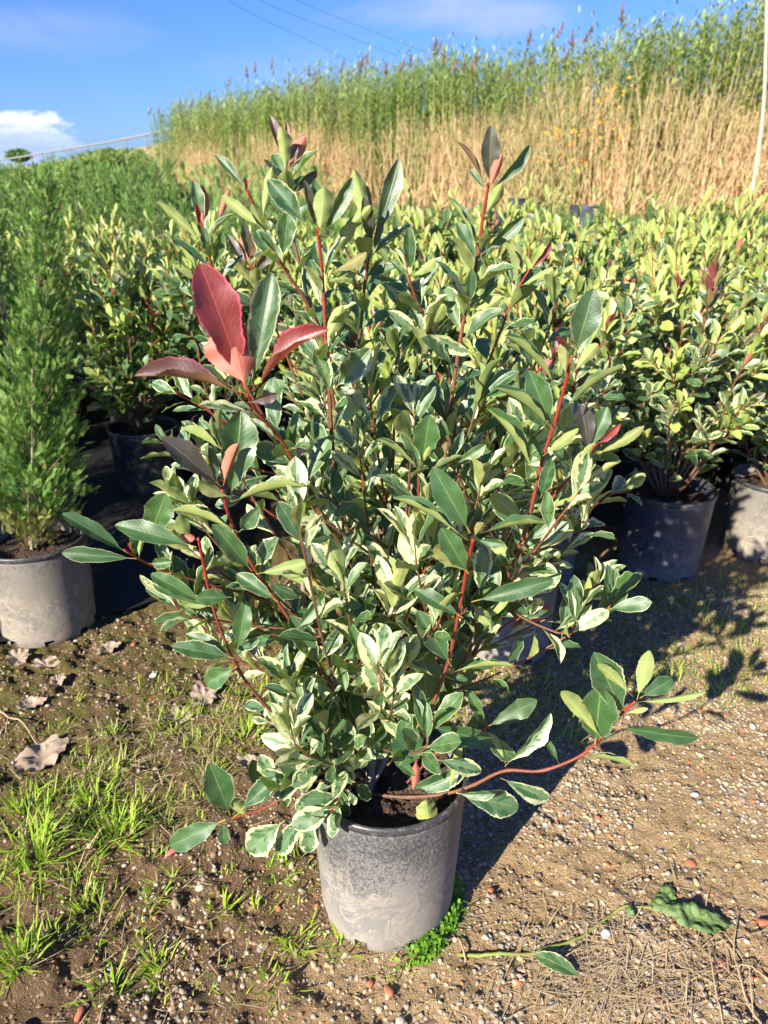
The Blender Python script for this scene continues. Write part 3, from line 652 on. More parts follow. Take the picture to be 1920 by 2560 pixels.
L_ = [
 # big red cluster
 (1, 526, 835, 430, 568, .77, .41, 12, .98, .1, .26), (1, 532, 842, 497, 690, .755, 1.02, 190, .95, .1, .34), (1, 545, 832, 588, 590, .775, .40, -5, .14, .5, .50),
 (1, 546, 846, 712, 712, .77, .42, 112, .84, .1, .45, 0, .08, -1.3), (1, 528, 850, 290, 812, .765, .40, -112, .66, .1, .45, 0, .06, 1.4), (1, 533, 870, 601, 850, .76, .42, 25, .6, .1, .3),
 (1, 548, 885, 505, 872, .78, .40, 30, .2, .3), (1, 600, 950, 540, 905, .82, .3, 30, .1, .4),
 (2, 478, 1052, 347, 944, .82, .36, 18, .5, .1, .30, -.02), (2, 482, 1050, 515, 958, .81, .48, 205, .78, .1, .55), (2, 497, 1082, 520, 884, .83, .48, 12, .05, .12, .34, .02),
 (2, 470, 1045, 452, 962, .84, .32, 10, .3, .2), (2, 500, 1075, 428, 1040, .82, .5, 200, .25, .2), (2, 515, 1150, 372, 1104, .81, .42, -128, .05, .25, .45), (2, 498, 1085, 662, 1052, .83, .40, 128, .05, .2, .6, -.02),
 (2, 545, 1235, 458, 1132, .84, .40, 5, .05, .15, .3), (2, 553, 1240, 665, 1215, .84, .34, 170, .02, .2), (2, 516, 1150, 560, 1095, .84, .5, 10, .02, .4), (2, 690, 1440, 625, 1330, .90, .42, 10, .0, .3),
 (2, 600, 1300, 510, 1240, .86, .42, 5, .0, .3), (2, 690, 1430, 740, 1350, .90, .42, 10, .0, .7), (2, 745, 1545, 660, 1475, .93, .45, 10, .0, .9), (2, 745, 1545, 600, 1490, .94, .42, 10, 0, .9),
 (2, 640, 1360, 700, 1290, .88, .4, 15, 0, .4), (2, 575, 1255, 640, 1290, .86, .42, 20, 0, .3),
 (3, 424, 1165, 388, 1155, .82, .55, 190, .8, .1, .5), (3, 424, 1182, 248, 1134, .82, .30, 15, .0, .12, .25), (3, 442, 1305, 325, 1240, .84, .34, 10, .0, .15, .3), (3, 460, 1312, 330, 1262, .85, .30, 10, 0, .3), (3, 500, 1290, 424, 1292, .84, .56, 5, .05, .1, .35),
 (3, 437, 1240, 455, 1180, .84, .4, 20, .0, .2), (3, 512, 1410, 532, 1297, .87, .38, 0, .0, .1, .25), (3, 507, 1422, 370, 1396, .86, .36, 12, .0, .3, .3), (3, 512, 1440, 445, 1478, .87, .6, 5, .0, .15, .3), (3, 572, 1495, 662, 1441, .89, .36, 5, .0, .12, .35),
 (3, 505, 1418, 400, 1370, .87, .34, 20, 0, .3), (3, 437, 1245, 470, 1200, .85, .4, 200, 0, .1), (3, 508, 1405, 560, 1380, .9, .4, 10, 0, .5), (3, 455, 1310, 400, 1305, .85, .3, 190, 0, .3),
 (4, 275, 1195, 133, 1110, .86, .30, 22, .05, .1, .35), (4, 295, 1207, 133, 1194, .855, .27, 0, .05, .2, .3), (4, 318, 1172, 358, 1064, .88, .52, 0, .0, .12, .18), (4, 322, 1218, 372, 1212, .86, .75, 10, .0, .3, .5), (4, 290, 1205, 292, 1130, .88, .55, 20, .02, .4),
 (4, 370, 1240, 335, 1160, .9, .4, 10, 0, .5), (4, 283, 1190, 277, 1172, .86, .3, 0, .9, 0), (4, 300, 1205, 308, 1165, .86, .4, 200, 0, 0),
 (5, 1372, 1517, 1525, 1494, .885, .15, 150, .05, .1, .45), (5, 1376, 1512, 1403, 1405, .885, .34, 176, .14, .1, .2), (5, 1382, 1508, 1453, 1466, .89, .5, 5, .0, .12, .25), (5, 1368, 1505, 1290, 1434, .88, .24, 160, .02, .1, .4),
 (5, 1348, 1550, 1282, 1408, .895, .44, 8, .0, .2, .3), (5, 1302, 1598, 1213, 1493, .885, .24, 165, .0, .25, .4), (5, 1285, 1608, 1298, 1482, .90, .58, 0, .0, .12, .25), (5, 1328, 1568, 1508, 1594, .885, .22, 18, .0, .1, .35),
 (5, 1258, 1632, 1372, 1660, .89, .32, 130, .0, .3, .5), (5, 1208, 1650, 1172, 1588, .9, .26, 20, .0, .1, .3), (5, 1080, 1680, 1187, 1723, .91, .40, 20, .0, .8, .45), (5, 985, 1712, 1120, 1745, .905, .42, 5, .0, .45, .2), (5, 985, 1714, 1070, 1715, .90, .34, 30, 0, .45, .4),
 (5, 1090, 1655, 1190, 1540, .91, .34, 40, .0, .85, .5), (5, 1092, 1650, 1052, 1583, .91, .30, 150, .0, .35, .4), (5, 968, 1712, 993, 1600, .94, .2, 165, .0, .5, .4), (5, 920, 1722, 930, 1790, .90, .72, 170, .0, .3, .4, .0, .1),
 (5, 1350, 1540, 1400, 1530, .88, .3, 170, .05, .1), (5, 1290, 1600, 1330, 1575, .89, .2, 20, 0, .1), (5, 905, 1725, 980, 1690, .97, .3, 20, .0, .3), (5, 850, 1722, 1010, 1660, .99, .3, 20, 0, .5),
 (6, 1012, 1168, 848, 1076, .775, .30, 55, .0, .1, .50), (6, 1016, 1152, 934, 1008, .78, .40, -5, .0, .1, .22), (6, 1036, 1152, 1182, 1132, .775, .34, 65, .0, .1, .55), (6, 1012, 1240, 952, 1140, .80, .46, 0, .0, .1, .25), (6, 1024, 1160, 1045, 1130, .775, .6, 200, .35, .1),
 (6, 1012, 1238, 938, 1182, .80, .55, 175, .28, .1, .5), (6, 1018, 1300, 1197, 1252, .83, .30, 5, .0, .12, .35), (6, 1000, 1335, 893, 1272, .82, .36, 15, .0, .12, .3), (6, 975, 1440, 900, 1318, .86, .40, 5, .0, .2, .35), (6, 952, 1468, 833, 1428, .86, .28, 60, .0, .15, .5),
 (6, 965, 1455, 1112, 1440, .85, .24, 128, .0, .1, .6), (6, 925, 1562, 912, 1395, .90, .42, 0, .0, .1, .15), (6, 905, 1562, 862, 1655, .86, .78, 8, .0, .06, .25, -.05), (6, 925, 1568, 1062, 1602, .88, .36, 10, .0, .1, .3), (6, 1035, 1285, 1045, 1175, .86, .42, 8, .0, .7, .2),
 (6, 968, 1445, 1010, 1470, .87, .4, 20, 0, .1), (6, 900, 1640, 893, 1706, .90, .38, 185, .9, .0, .6), (6, 1020, 1305, 1060, 1350, .88, .6, 180, 0, .3), (6, 1000, 1315, 960, 1265, .85, .3, 170, 0, .3), (6, 1028, 1165, 1090, 1175, .79, .4, 20, 0, .1), (6, 1030, 1345, 1100, 1290, .9, .3, 170, 0, .7),
 (7, 1240, 768, 1283, 622, .86, .50, 8, .10, .15, .25), (7, 1232, 765, 1300, 650, .865, .24, 195, .55, .3, .5), (7, 1222, 812, 1222, 738, .855, .62, 190, .28, .1, .5), (7, 1238, 805, 1292, 742, .86, .44, 185, .12, .1), (7, 1226, 752, 1199, 727, .855, .32, 20, 1., 0, .4),
 (7, 1205, 838, 1088, 724, .865, .32, -128, .02, .1, .55), (7, 1193, 925, 1065, 838, .87, .38, -140, .02, .1, .5), (7, 1212, 890, 1352, 792, .865, .30, 125, .05, .1, .55), (7, 1192, 925, 1142, 800, .88, .44, 5, .0, .15, .3), (7, 1158, 1030, 1050, 882, .87, .34, -60, .02, .1, .6),
 (7, 1172, 985, 1250, 925, .88, .3, 170, .0, .1), (7, 1168, 1075, 1193, 992, .9, .42, 0, .0, .4), (7, 1180, 930, 1120, 850, .9, .4, 10, 0, .3), (7, 1140, 1130, 1060, 1070, .9, .45, 175, 0, .1), (7, 1125, 1175, 1215, 1100, .92, .4, 20, 0, .3), (7, 1130, 1190, 1240, 1145, .9, .26, 165, .0, .6, .4), (7, 1110, 1210, 1050, 1160, .92, .5, 178, 0, .1), (7, 1150, 1080, 1150, 940, .93, .36, 10, 0, .3),
 (8, 1272, 985, 1252, 872, .9, .42, 30, .5, .1, .25), (8, 1288, 962, 1340, 915, .895, .32, 25, 1., .0, .3), (8, 1285, 985, 1392, 920, .9, .26, 165, .22, .1, .45), (8, 1272, 975, 1312, 878, .905, .45, 0, .0, .1, .3), (8, 1240, 1020, 1190, 960, .93, .4, 20, 0, .4), (8, 1130, 1290, 1212, 1232, .93, .5, 10, 0, .7), (8, 1115, 1340, 1175, 1290, .93, .4, 20, 0, .6), (8, 1180, 1100, 1250, 1060, .94, .36, 175, 0, .5),
 (9, 1056, 402, 1061, 270, .95, .40, 3, .42, .05, .32), (9, 1052, 412, 986, 306, .94, .24, -140, .62, .1, .5), (9, 1058, 408, 1086, 332, .935, .42, 195, .8, .1, .5), (9, 1060, 412, 1143, 312, .945, .34, 35, .15, .2, .5), (9, 1050, 412, 1014, 366, .95, .32, 20, .05, .3), (9, 1046, 468, 1085, 398, .945, .5, 180, .02, .1, .5),
 (9, 1036, 548, 966, 428, .96, .32, -70, .02, .1, .55), (9, 1042, 548, 1133, 468, .955, .34, 15, .02, .1, .4), (9, 1022, 612, 1005, 545, .97, .5, 180, 0, .2), (9, 1012, 660, 965, 590, .98, .3, 30, .3, .1), (9, 1010, 660, 1075, 588, .98, .36, 10, 0, .3), (9, 1015, 655, 1020, 580, .98, .4, 0, 0, .2), (9, 1005, 700, 1085, 640, .99, .4, 190, 0, .2), (9, 1040, 545, 1035, 640, .97, .5, 180, 0, .1),
 (10, 880, 595, 828, 532, 1.0, .34, -130, .02, .1, .5), (10, 886, 592, 882, 492, 1.0, .38, 5, .0, .3, .35), (10, 888, 600, 942, 560, 1.0, .42, 160, .0, .2), (10, 884, 604, 842, 562, 1.0, .34, 30, .0, .1), (10, 890, 610, 935, 570, 1.01, .36, 10, 0, .1), (10, 905, 660, 860, 610, 1.02, .4, 10, 0, .1), (10, 930, 700, 985, 660, 1.03, .36, 180, 0, .1),
 (11, 806, 530, 862, 342, 1.0, .27, 12, .12, .35, .35), (11, 800, 485, 765, 366, 1.0, .42, -165, .08, .1, .4), (11, 802, 530, 785, 425, 1.0, .36, 10, .45, .1, .4), (11, 725, 512, 802, 444, .985, .38, 170, .0, .1, .5), (11, 800, 540, 740, 470, 1.01, .4, 180, .0, .1), (11, 806, 545, 826, 470, 1.0, .3, 5, .4, .1), (11, 790, 600, 830, 560, 1.01, .45, 10, 0, .1), (11, 800, 470, 790, 400, 1.03, .4, 185, .5, 0),
 (12, 690, 508, 700, 405, .93, .62, 172, .0, .1, .45), (12, 697, 505, 762, 383, .94, .34, 15, .0, .15, .4), (12, 684, 500, 656, 388, .95, .26, 20, .45, .1, .4), (12, 662, 488, 578, 388, .935, .50, 8, .0, .45, .4), (12, 695, 505, 680, 385, .96, .34, 0, .02, .3), (12, 610, 560, 622, 455, .95, .46, 5, .0, .3, .25), (12, 705, 610, 770, 590, .95, .4, 170, .0, .1), (12, 715, 590, 792, 545, .95, .4, 150, .35, .1),
 (12, 698, 600, 680, 520, .95, .4, 0, 0, .1), (12, 700, 640, 668, 560, .95, .4, 5, 0, .3), (12, 712, 560, 765, 480, .97, .42, 180, 0, .1), (12, 705, 740, 740, 660, .94, .5, 180, 0, .5), (12, 722, 840, 800, 752, .92, .6, 8, 0, .65, .3), (12, 728, 930, 775, 850, .92, .42, 160, 0, .6), (12, 728, 930, 665, 1000, .93, .4, 10, 0, .9), (12, 715, 850, 680, 750, .95, .5, 10, 0, .7),
 (13, 534, 412, 464, 334, .96, .28, 20, .0, .25, .5), (13, 532, 420, 528, 384, .955, .34, 30, 1., 0, .4), (13, 565, 492, 478, 422, .955, .30, 172, .02, .1, .4), (13, 566, 475, 588, 360, .965, .34, 176, .0, .1, .5), (13, 575, 510, 545, 440, .97, .4, 180, 0, .1), (13, 590, 540, 640, 470, .98, .36, 10, 0, .3), (13, 600, 550, 560, 500, .98, .4, 20, 0, .3),
 (14, 440, 500, 418, 388, 1.05, .32, 8, .02, .3, .35), (14, 438, 492, 436, 400, 1.04, .42, 182, .78, .1, .3), (14, 437, 525, 338, 435, 1.04, .24, 160, .02, .2, .5), (14, 430, 490, 424, 440, 1.04, .3, 20, 1., 0), (14, 445, 525, 508, 462, 1.05, .34, 60, .02, .3, .5), (14, 450, 560, 440, 490, 1.06, .4, 0, 0, .3), (14, 460, 580, 480, 500, 1.06, .36, 10, 0, .2),
 (15, 620, 362, 582, 248, 1.22, .24, 20, .62, .1, .35), (15, 620, 352, 618, 262, 1.22, .2, 25, 1., .0, .4), (15, 622, 360, 660, 294, 1.21, .5, 182, .85, .1, .35), (15, 624, 368, 642, 315, 1.22, .3, 10, .5, .1), (15, 615, 420, 585, 355, 1.22, .4, 10, .3, .1), (15, 625, 420, 685, 370, 1.23, .36, 10, .5, .1), (15, 635, 480, 600, 400, 1.22, .4, 180, .1, .1),
 (16, 497, 1762, 452, 1648, .90, .46, 0, .0, .15, .2), (16, 487, 1770, 367, 1828, .895, .38, 0, .0, .12, .2), (16, 482, 1772, 484, 1822, .90, .52, 5, .0, .2, .25), (16, 520, 1750, 597, 1677, .90, .42, -5, .0, .25, .3), (16, 615, 1772, 535, 1838, .905, .55, 0, .0, .75, .2), (16, 660, 1758, 600, 1842, .905, .42, 5, .0, .8, .25), (16, 662, 1762, 668, 1842, .905, .58, 0, .0, .8, .2),
 (16, 735, 1690, 732, 1762, .91, .62, 10, .0, .4, .2), (16, 600, 1700, 560, 1630, .92, .5, 0, .0, .8, .2), (16, 560, 1700, 545, 1640, .96, .6, 5, .0, .1), (16, 690, 1690, 600, 1640, .92, .55, 0, .0, .25, .25), (16, 640, 1730, 600, 1720, .92, .5, 10, 0, .8), (16, 700, 1705, 640, 1750, .92, .46, 5, 0, .8), (16, 540, 1770, 500, 1730, .91, .5, 160, 0, .5), (16, 620, 1750, 610, 1700, .92, .5, 10, 0, .6), (16, 730, 1730, 700, 1790, .91, .4, 20, 0, .4), (16, 720, 1740, 745, 1800, .91, .45, 15, 0, .5),
 (17, 1115, 1350, 1190, 1312, 1.07, .38, 170, .9, .1, .4), (17, 1108, 1350, 1132, 1295, 1.07, .4, 30, .8, .1), (17, 1095, 1360, 1150, 1335, 1.07, .3, 180, .5, .1), (17, 1060, 1392, 1030, 1335, 1.06, .4, 5, .0, .2), (17, 1060, 1400, 1040, 1360, 1.06, .34, 10, 0, .1),
 (18, 1048, 1572, 1160, 1512, .92, .36, 5, .15, .12, .2), (18, 1050, 1578, 1010, 1490, .95, .3, 10, .05, .1, .3), (18, 1040, 1580, 1110, 1640, .92, .45, 10, .0, .3), (18, 960, 1620, 1030, 1570, .95, .4, 10, 0, .2), (18, 1000, 1590, 1040, 1530, .98, .3, 10, 0, .1), (18, 940, 1640, 1040, 1665, .94, .42, 5, 0, .7), (18, 930, 1640, 975, 1590, .95, .4, 170, 0, .7),
 (19, 670, 1250, 648, 1168, .88, .36, 12, .42, .1, .4), (19, 680, 1258, 790, 1195, .88, .30, 60, .02, .4, .5), (19, 700, 1270, 600, 1230, .89, .3, 170, 0, .1), (19, 720, 1290, 690, 1200, .9, .4, 0, 0, .5), (19, 740, 1340, 800, 1290, .9, .4, 10, 0, .5), (19, 700, 1280, 780, 1310, .9, .42, 10, 0, .5),
 (20, 1142, 588, 1190, 522, 1.16, .30, 35, .85, .1, .5), (20, 1132, 590, 1105, 520, 1.16, .4, 175, .2, .1), (20, 1120, 620, 1205, 575, 1.16, .28, 165, .02, .2), (20, 1110, 640, 1065, 555, 1.16, .34, -60, .02, .1, .5), (20, 1115, 640, 1175, 600, 1.16, .3, 10, .0, .3),
 (21, 905, 1015, 812, 950, .9, .30, -130, .0, .2, .5), (21, 906, 1005, 868, 910, .91, .4, 5, .0, .4, .25), (21, 910, 1010, 928, 895, .91, .5, 0, .0, .12, .3), (21, 912, 1040, 1000, 985, .89, .34, -110, .0, .15, .5), (21, 905, 1020, 890, 960, .89, .3, 20, .02, .5), (21, 908, 1005, 930, 965, .89, .3, 180, .2, .1),
 (22, 962, 985, 965, 940, .895, .62, 180, .6, .1, .4), (22, 960, 990, 955, 905, .905, .4, 0, .15, .1), (22, 968, 1000, 1000, 930, .91, .3, 20, 0, .4), (22, 975, 1010, 1050, 960, .93, .36, 10, 0, .5),
 (23, 541, 575, 528, 500, 1.25, .62, 182, .7, .1, .3), (23, 536, 590, 492, 508, 1.25, .28, 20, .55, .1), (23, 546, 595, 590, 535, 1.25, .34, 10, .5, .1), (23, 540, 570, 525, 480, 1.26, .3, 10, .45, .1), (23, 550, 620, 510, 560, 1.25, .4, 180, .3, .1), (23, 470, 480, 495, 410, 1.3, .3, 180, .8, .1),
 (24, 826, 850, 832, 818, .97, .85, 180, .15, .1, .4), (24, 815, 860, 790, 800, .98, .5, 10, .35, .1), (24, 820, 870, 900, 880, .99, .4, 10, 0, .7), (24, 800, 900, 860, 860, .99, .4, 10, 0, .8),
]
for a in L_: XL(BRS[a[0]], *a[1:])
for k, b in BRS.items(): b.done(None, True)
# trunks and inner twigs
def tr(pts, r0, r1): 
    a = Acc(); p = spline([np.array(q) - np.array([0, 0, 0]) for q in pts], 24); tube(a, p, np.linspace(r0, r1, 24) * (1 + .06 * np.sin(np.arange(24) * 2.2)), 9, (.5, 0, 0, 1)); a.build('trunk', M_BARK, hero); return p
T1 = tr([(-.035, -.01, .24), (-.022, .0, .34), (-.005, .01, .45), (.0, .02, .60), (-.02, .02, .74)], .0085, .0040)
T2 = tr([(-.028, .0, .26), (.02, .01, .36), (.08, .02, .50), (.15, .02, .62), (.17, .0, .74)], .0068, .0036)
T3 = tr([(-.035, .0, .25), (-.07, .02, .38), (-.12, .03, .52), (-.13, .02, .68)], .0060, .0034)
T4 = tr([(-.02, .02, .25), (.0, .07, .42), (.04, .10, .62), (.03, .08, .85)], .0060, .0034)
trunks = [T1, T2, T3, T4]
r2 = random.Random(9)
for k in range(94):
    tk = trunks[k % 4]; i = r2.randint(5, 22); s = tk[i]
    while True:
        e = np.array([r2.uniform(-.31, .30), r2.uniform(-.20, .22), r2.uniform(.30, 1.0)])
        q = (e[0] / .30) ** 2 + (e[1] / .22) ** 2 + ((e[2] - .64) / .38) ** 2
        if .12 < q < 1.0 and e[2] > s[2] - .1 and e[2] > .40 + .62 * max(0, e[0]) and not (e[0] < -.2 and e[2] < .5): break
    mid = (s + e) / 2 + np.array([0, 0, -.03])
    b = Branch(spline([s, mid, e, e + np.array([(e[0] - s[0]) * .1, 0, .04])], 12), .0024, .0012, (0, .15 if k % 3 else .6))
    yr = k % 5 == 0
    foliate(b.lb, b.p, 16, .064, .37, .18, 1.0, (1.3, 0.6), (lambda q: .0), (lambda q: random.choice([.35, .85, 1.0, 1.2]) if not yr else .3), fold=(.15, .8), up=.3)
    b.done()
# low skirt of variegated leaves round the collar
for (sx, ex) in (((-.03, -.01, .27), (-.12, -.11, .40)), ((-.03, 0, .27), (-.05, -.12, .44)), ((-.03, 0, .27), (-.18, -.05, .43)), ((-.02, 0, .28), (.02, -.10, .47)), ((-.03, 0, .27), (-.16, -.09, .34)), ((-.03, 0, .27), (-.09, -.12, .31)), ((0, 0, .30), (.10, -.02, .44)), ((-.03, 0, .27), (-.20, .04, .38))):
    s = np.array(sx); e = np.array(ex)
    b = Branch(spline([s, (s + e) / 2 + np.array([0, 0, .02]), e], 10), .0024, .0014, (0, .3))
    foliate(b.lb, b.p, 11, .062, .48, .3, 1.0, (1.2, 0.6), (lambda q: 0.), (lambda q: random.uniform(.5, 1.0)), fold=(.05, .4), up=.2); b.done()
# ================================================================== SHRUBS BEHIND
def shrub_parts(root, seed, H=0.66, Rr=0.19, base=0.24, redf=0.25, tone=1.0, dense=1.0, lf=(6, 5), green=0.0, ytip=.55):
    st = random.getstate(); random.seed(seed); r = random.Random(seed)
    sa = Acc(); lb = LB(); yl = LB()
    nmain = 11
    for k in range(nmain):
        a = k * 2.4 + r.uniform(-.3, .3); rad = Rr * math.sqrt((k + .6) / nmain)
        h = H * (1.0 - .32 * (rad / Rr) ** 2) * r.uniform(.82, 1.04)
        e = np.array([math.cos(a) * rad, math.sin(a) * rad, base + h]); s = np.array([math.cos(a) * .015, math.sin(a) * .015, base - .01])
        m1 = s * .6 + e * .4 + np.array([math.cos(a), math.sin(a), 0]) * .03; m1[2] = base + h * .34
        p = spline([s, m1, e * .8 + s * .2 + np.array([0, 0, .0]), e], 16)
        tube(sa, p, np.linspace(.0050, .0017, 16), 6, (.5, -1.2, 0, 1), (.5, 1.0, 0, 1))
        isred = r.random() < redf; lead_red = r.random() < redf * .5
        foliate(lb, p, int(17 * dense), .070, .42, .18, .86, (1.2, .8), (lambda q: 0.), (lambda q: max(0, random.uniform(.3, .95) - green)), tone, fold=(.15, .6))
        foliate(yl if isred else lb, p, 7, .068, .38, .84, 1.0, (.8, .35), (lambda q: (random.uniform(.3, .9) if isred else random.choice([0, .12, .25, .85]))), (lambda q: .15), tone + ytip, fold=(.3, .8))
        if k % 3 == 1:
            tp_ = e + np.array([math.cos(a) * .03, math.sin(a) * .03, r.uniform(.09, .17)]); p2 = spline([p[-3], e, tp_], 8); tube(sa, p2, np.linspace(.0018, .0012, 8), 5, (.5, 1, 0, 1))
            foliate(yl if lead_red else lb, p2, 7, .078, .34, .25, 1.0, (.85, .35), (lambda q: (random.uniform(.3, .9) if lead_red else random.choice([0, 0, .15, .3]))), (lambda q: .1), tone + ytip, fold=(.3, .8))
        for t in range(int(6 * dense)):
            i = r.randint(4, 13); s2 = p[i]; aa = a + r.uniform(-1.5, 1.5)
            e2 = s2 + np.array([math.cos(aa) * .085, math.sin(aa) * .085, r.uniform(.03, .12)])
            e2[:2] *= min(1, Rr * 1.12 / max(1e-3, np.hypot(e2[0], e2[1])))
            pp = spline([s2, (s2 + e2) / 2 + np.array([0, 0, -.01]), e2], 7)
            tube(sa, pp, np.linspace(.0022, .0012, 7), 4, (.5, .2, 0, 1), (.5, .9, 0, 1))
            foliate(lb, pp, 9, .064, .44, .25, 1.0, (1.2, .6), (lambda q: random.choice([0, 0, 0, .1, .3]) if q > .85 else 0), (lambda q: max(0, random.uniform(.4, 1.) - green)), tone + ytip * (r.random() < .4), fold=(.1, .6))
    sa.build('stems', M_STEM, root)
    a = Acc(); lb.flush(a, *lf); a.build('foliage', M_LEAF, root)
    if yl.r: a = Acc(); yl.flush(a, *lf); a.build('young_leaves', M_LEAF, root)
    random.setstate(st)
# the front row, each its own label
FRONT = [
 ('shrub', (0.01, 1.84), M_POT, 'variegated shrub in a grey pot directly behind the front shrub', 21, .235, .115, .105, 0),
 ('shrub', (0.335, 1.80), M_POT, 'shrub whose grey pot shows just right of the front shrub', 22, .275, .130, .116, 0),
 ('shrub', (0.50, 2.22), M_POT2, 'shrub in a bluish pot set back between two nearer pots', 23, .28, .125, .115, 0),
 ('shrub', (0.90, 2.26), M_POT2, 'shrub in a dark blue-grey pot dappled with small spots of sun', 24, .285, .145, .128, 0),
 ('shrub', (1.30, 2.38), M_POT3, 'shrub in a pale sandy pot cut by the right edge', 25, .27, .135, .12, 0),
]
protos = []
for nm, (x, y), pm, lab, sd, ph, rt, rb, rz in FRONT:
    o = empty('potted_shrub', (x, y, 0)); tag(o, lab, 'potted shrub', 'shrubs in the rows behind')
    put_pot(o, ph, rt, rb, pm, sd, .006)
    shrub_parts(o, sd, (.62 if sd in (21, 22) else .66) + (0.04 if sd == 24 else 0), .19, ph - .04, .25 + .1 * (sd == 24), 1.0, 1.15, (8, 5), .2 if sd == 23 else 0.0)
    protos.append(o)
back = []
for k in range(3):
    o = empty('potted_shrub', (0, 0, 0)); tag(o, 'shrub', 'potted shrub', 'shrubs in the rows behind')
    put_pot(o, .27, .135, .12, M_POT4, 30 + k, .006)
    shrub_parts(o, 30 + k, .62, .19, .23, (.22, .4, .12)[k], 1.1, 1.0, (4, 3), (.3, .4, .55)[k]); back.append(o)
taken = [(.01, 1.84), (.33, 1.86), (.5, 2.22), (.9, 2.26), (1.3, 2.38)]
spots = []
r3 = random.Random(4)
row = 0; y = 2.30
while y < 5.4:
    x = -0.34 - (y - 2.2) * .80 + (row % 2) * .16
    while x < .5 * y + .55:
        xx, yy = x + r3.uniform(-.04, .04), y + r3.uniform(-.04, .04)
        if all(math.hypot(xx - a, yy - b) > .31 for a, b in taken) and not (xx > .6 and yy < 2.5) and not (xx < -.12 and yy < 2.75): spots.append((xx, yy))
        x += .35
    y += .33 + .02 * row; row += 1
used = [False] * 3
for n, (x, y) in enumerate(spots):
    k = r3.randrange(3)
    if used[k]: o = copy_tree(back[k])
    else: o = back[k]; used[k] = True
    o.location = (x, y, 0); o.rotation_euler = (0, 0, r3.uniform(0, 6.28)); s = r3.uniform(.93, 1.08); o.scale = (s, s, s * r3.uniform(.95, 1.05) * (1.09 if y > 3.4 and x > 0 else 1))
    if x < -.5 - .0 * y: o['label'] = 'red tipped shrub in the shaded left block beside the conifers'
    elif y > 3.6: o['label'] = 'yellow green shrub in the far rows just before the reeds'
    else: o['label'] = 'leafy shrub packed in the middle rows behind the front pots'

# ================================================================== CONIFERS
def frond_template(pairs=8, wl=.03, sl=.30):
    V = []; F = []
    def dia(p, d, L, w):
        s = np.array([-d[1], d[0], 0]); n = len(V)
        V.extend([p, p + d * L * .45 + s * w, p + d * L, p + d * L * .45 - s * w]); F.append((n, n + 1, n + 2, n + 3))
    dia(np.zeros(3), np.array([1., 0, 0]), 1.0, wl * .9)
    for k in range(pairs):
        t = .08 + .84 * k / pairs; L = sl * (1 - t) ** .6 + .08
        for sg in (1, -1):
            a = sg * R(34 - 8 * t); dia(np.array([t, 0, 0]), np.array([math.cos(a), math.sin(a), 0]), L, wl)
            if L > .2:
                p = np.array([t, 0, 0]) + np.array([math.cos(a), math.sin(a), 0]) * L * .45
                for a2 in (a + .6, a - .6): dia(p, np.array([math.cos(a2), math.sin(a2), 0]), L * .45, wl * .8)
    V = np.array(V); V[:, 2] = -.18 * V[:, 0] ** 2 + .3 * V[:, 1] ** 2
    return V, np.array(F)
FT = frond_template(8, .016); FT2 = frond_template(6, .022)
def conifer_parts(root, seed, H, Rr, nl, nf, base, tmpl, fl=.062, shape=.75, lean=0.0):
    r = np.random.default_rng(seed); a = Acc(); ta = Acc()
    tp = spline([(0, 0, base - .02), (r.normal(0, .008), r.normal(0, .008), base + H * .5), (r.normal(0, .01), r.normal(0, .01), base + H)], 14)
    tube(ta, tp, np.linspace(.0075, .0018, 14), 6, (.5, 0, 0, 1), (.5, .6, 0, 1))
    for q in range(2):
        o = r.normal(0, .03, 2); tube(ta, spline([(o[0] * .4, o[1] * .4, base), (o[0], o[1], base + H * .3), (o[0] * 1.6, o[1] * 1.6, base + H * .55)], 10), np.linspace(.005, .0012, 10), 5, (.5, 0, 0, 1))
    Bs = []; Ds = []; Cs = []; Ss = []
    for k in range(nl):
        z = ((k + r.random()) / nl) ** .92
        rad = Rr * (1 - z) ** shape * (0.55 + .45 * min(1, z / .12 + .3)) * r.uniform(.62, 1.15) + .012
        th = k * 2.4 + r.uniform(-.5, .5); out = np.array([math.cos(th), math.sin(th), 0])
        z0 = base + .02 + z * H; st = np.array([0, 0, z0 - .04]) ; en = out * rad + np.array([0, 0, z0 + rad * .75])
        if k % 3 == 0: tube(ta, np.array([st, (st + en) / 2, en * .85 + st * .15]), [.0022, .0016, .001], 3, (.5, .1, 0, 1), cap=False)
        m = max(6, int(nf * (.35 + .65 * (1 - z))))
        q = r.uniform(.12, 1, m) ** .8
        B = st + (en - st) * q[:, None] + r.normal(0, .011, (m, 3)) * np.array([1, 1, 1.3])
        D = nrm(out * .55 + np.array([0, 0, .95]) + r.normal(0, .34, (m, 3)))
        Bs.append(B); Ds.append(D); Ss.append(fl * r.uniform(.6, 1.15, m) * (.55 + .45 * (1 - z)))
        Cs.append(np.column_stack([np.clip(r.normal(.45, .25, m) + (q - .6) * 1.1, 0, 1), np.where(r.random(m) < .10 * (1 - q) + .012, .8, 0) + (z < .05) * .5, np.zeros(m), np.ones(m)]))
    B = np.vstack(Bs); D = np.vstack(Ds); S = np.concatenate(Ss); C = np.vstack(Cs)
    up = r.normal(0, 1, B.shape); Zn = nrm(up - D * (up * D).sum(1, keepdims=True)); Yn = np.cross(Zn, D)
    inst(a, tmpl[0], tmpl[1], B, D, Yn, Zn, S, C)
    if lean:
        for A_ in (a, ta):
            for V in A_.v: V[:, 0] += lean * np.clip((V[:, 2] - base) / H, 0, 1.1)
    ta.build('trunk', M_BARK, root); a.build('foliage', M_CON, root)
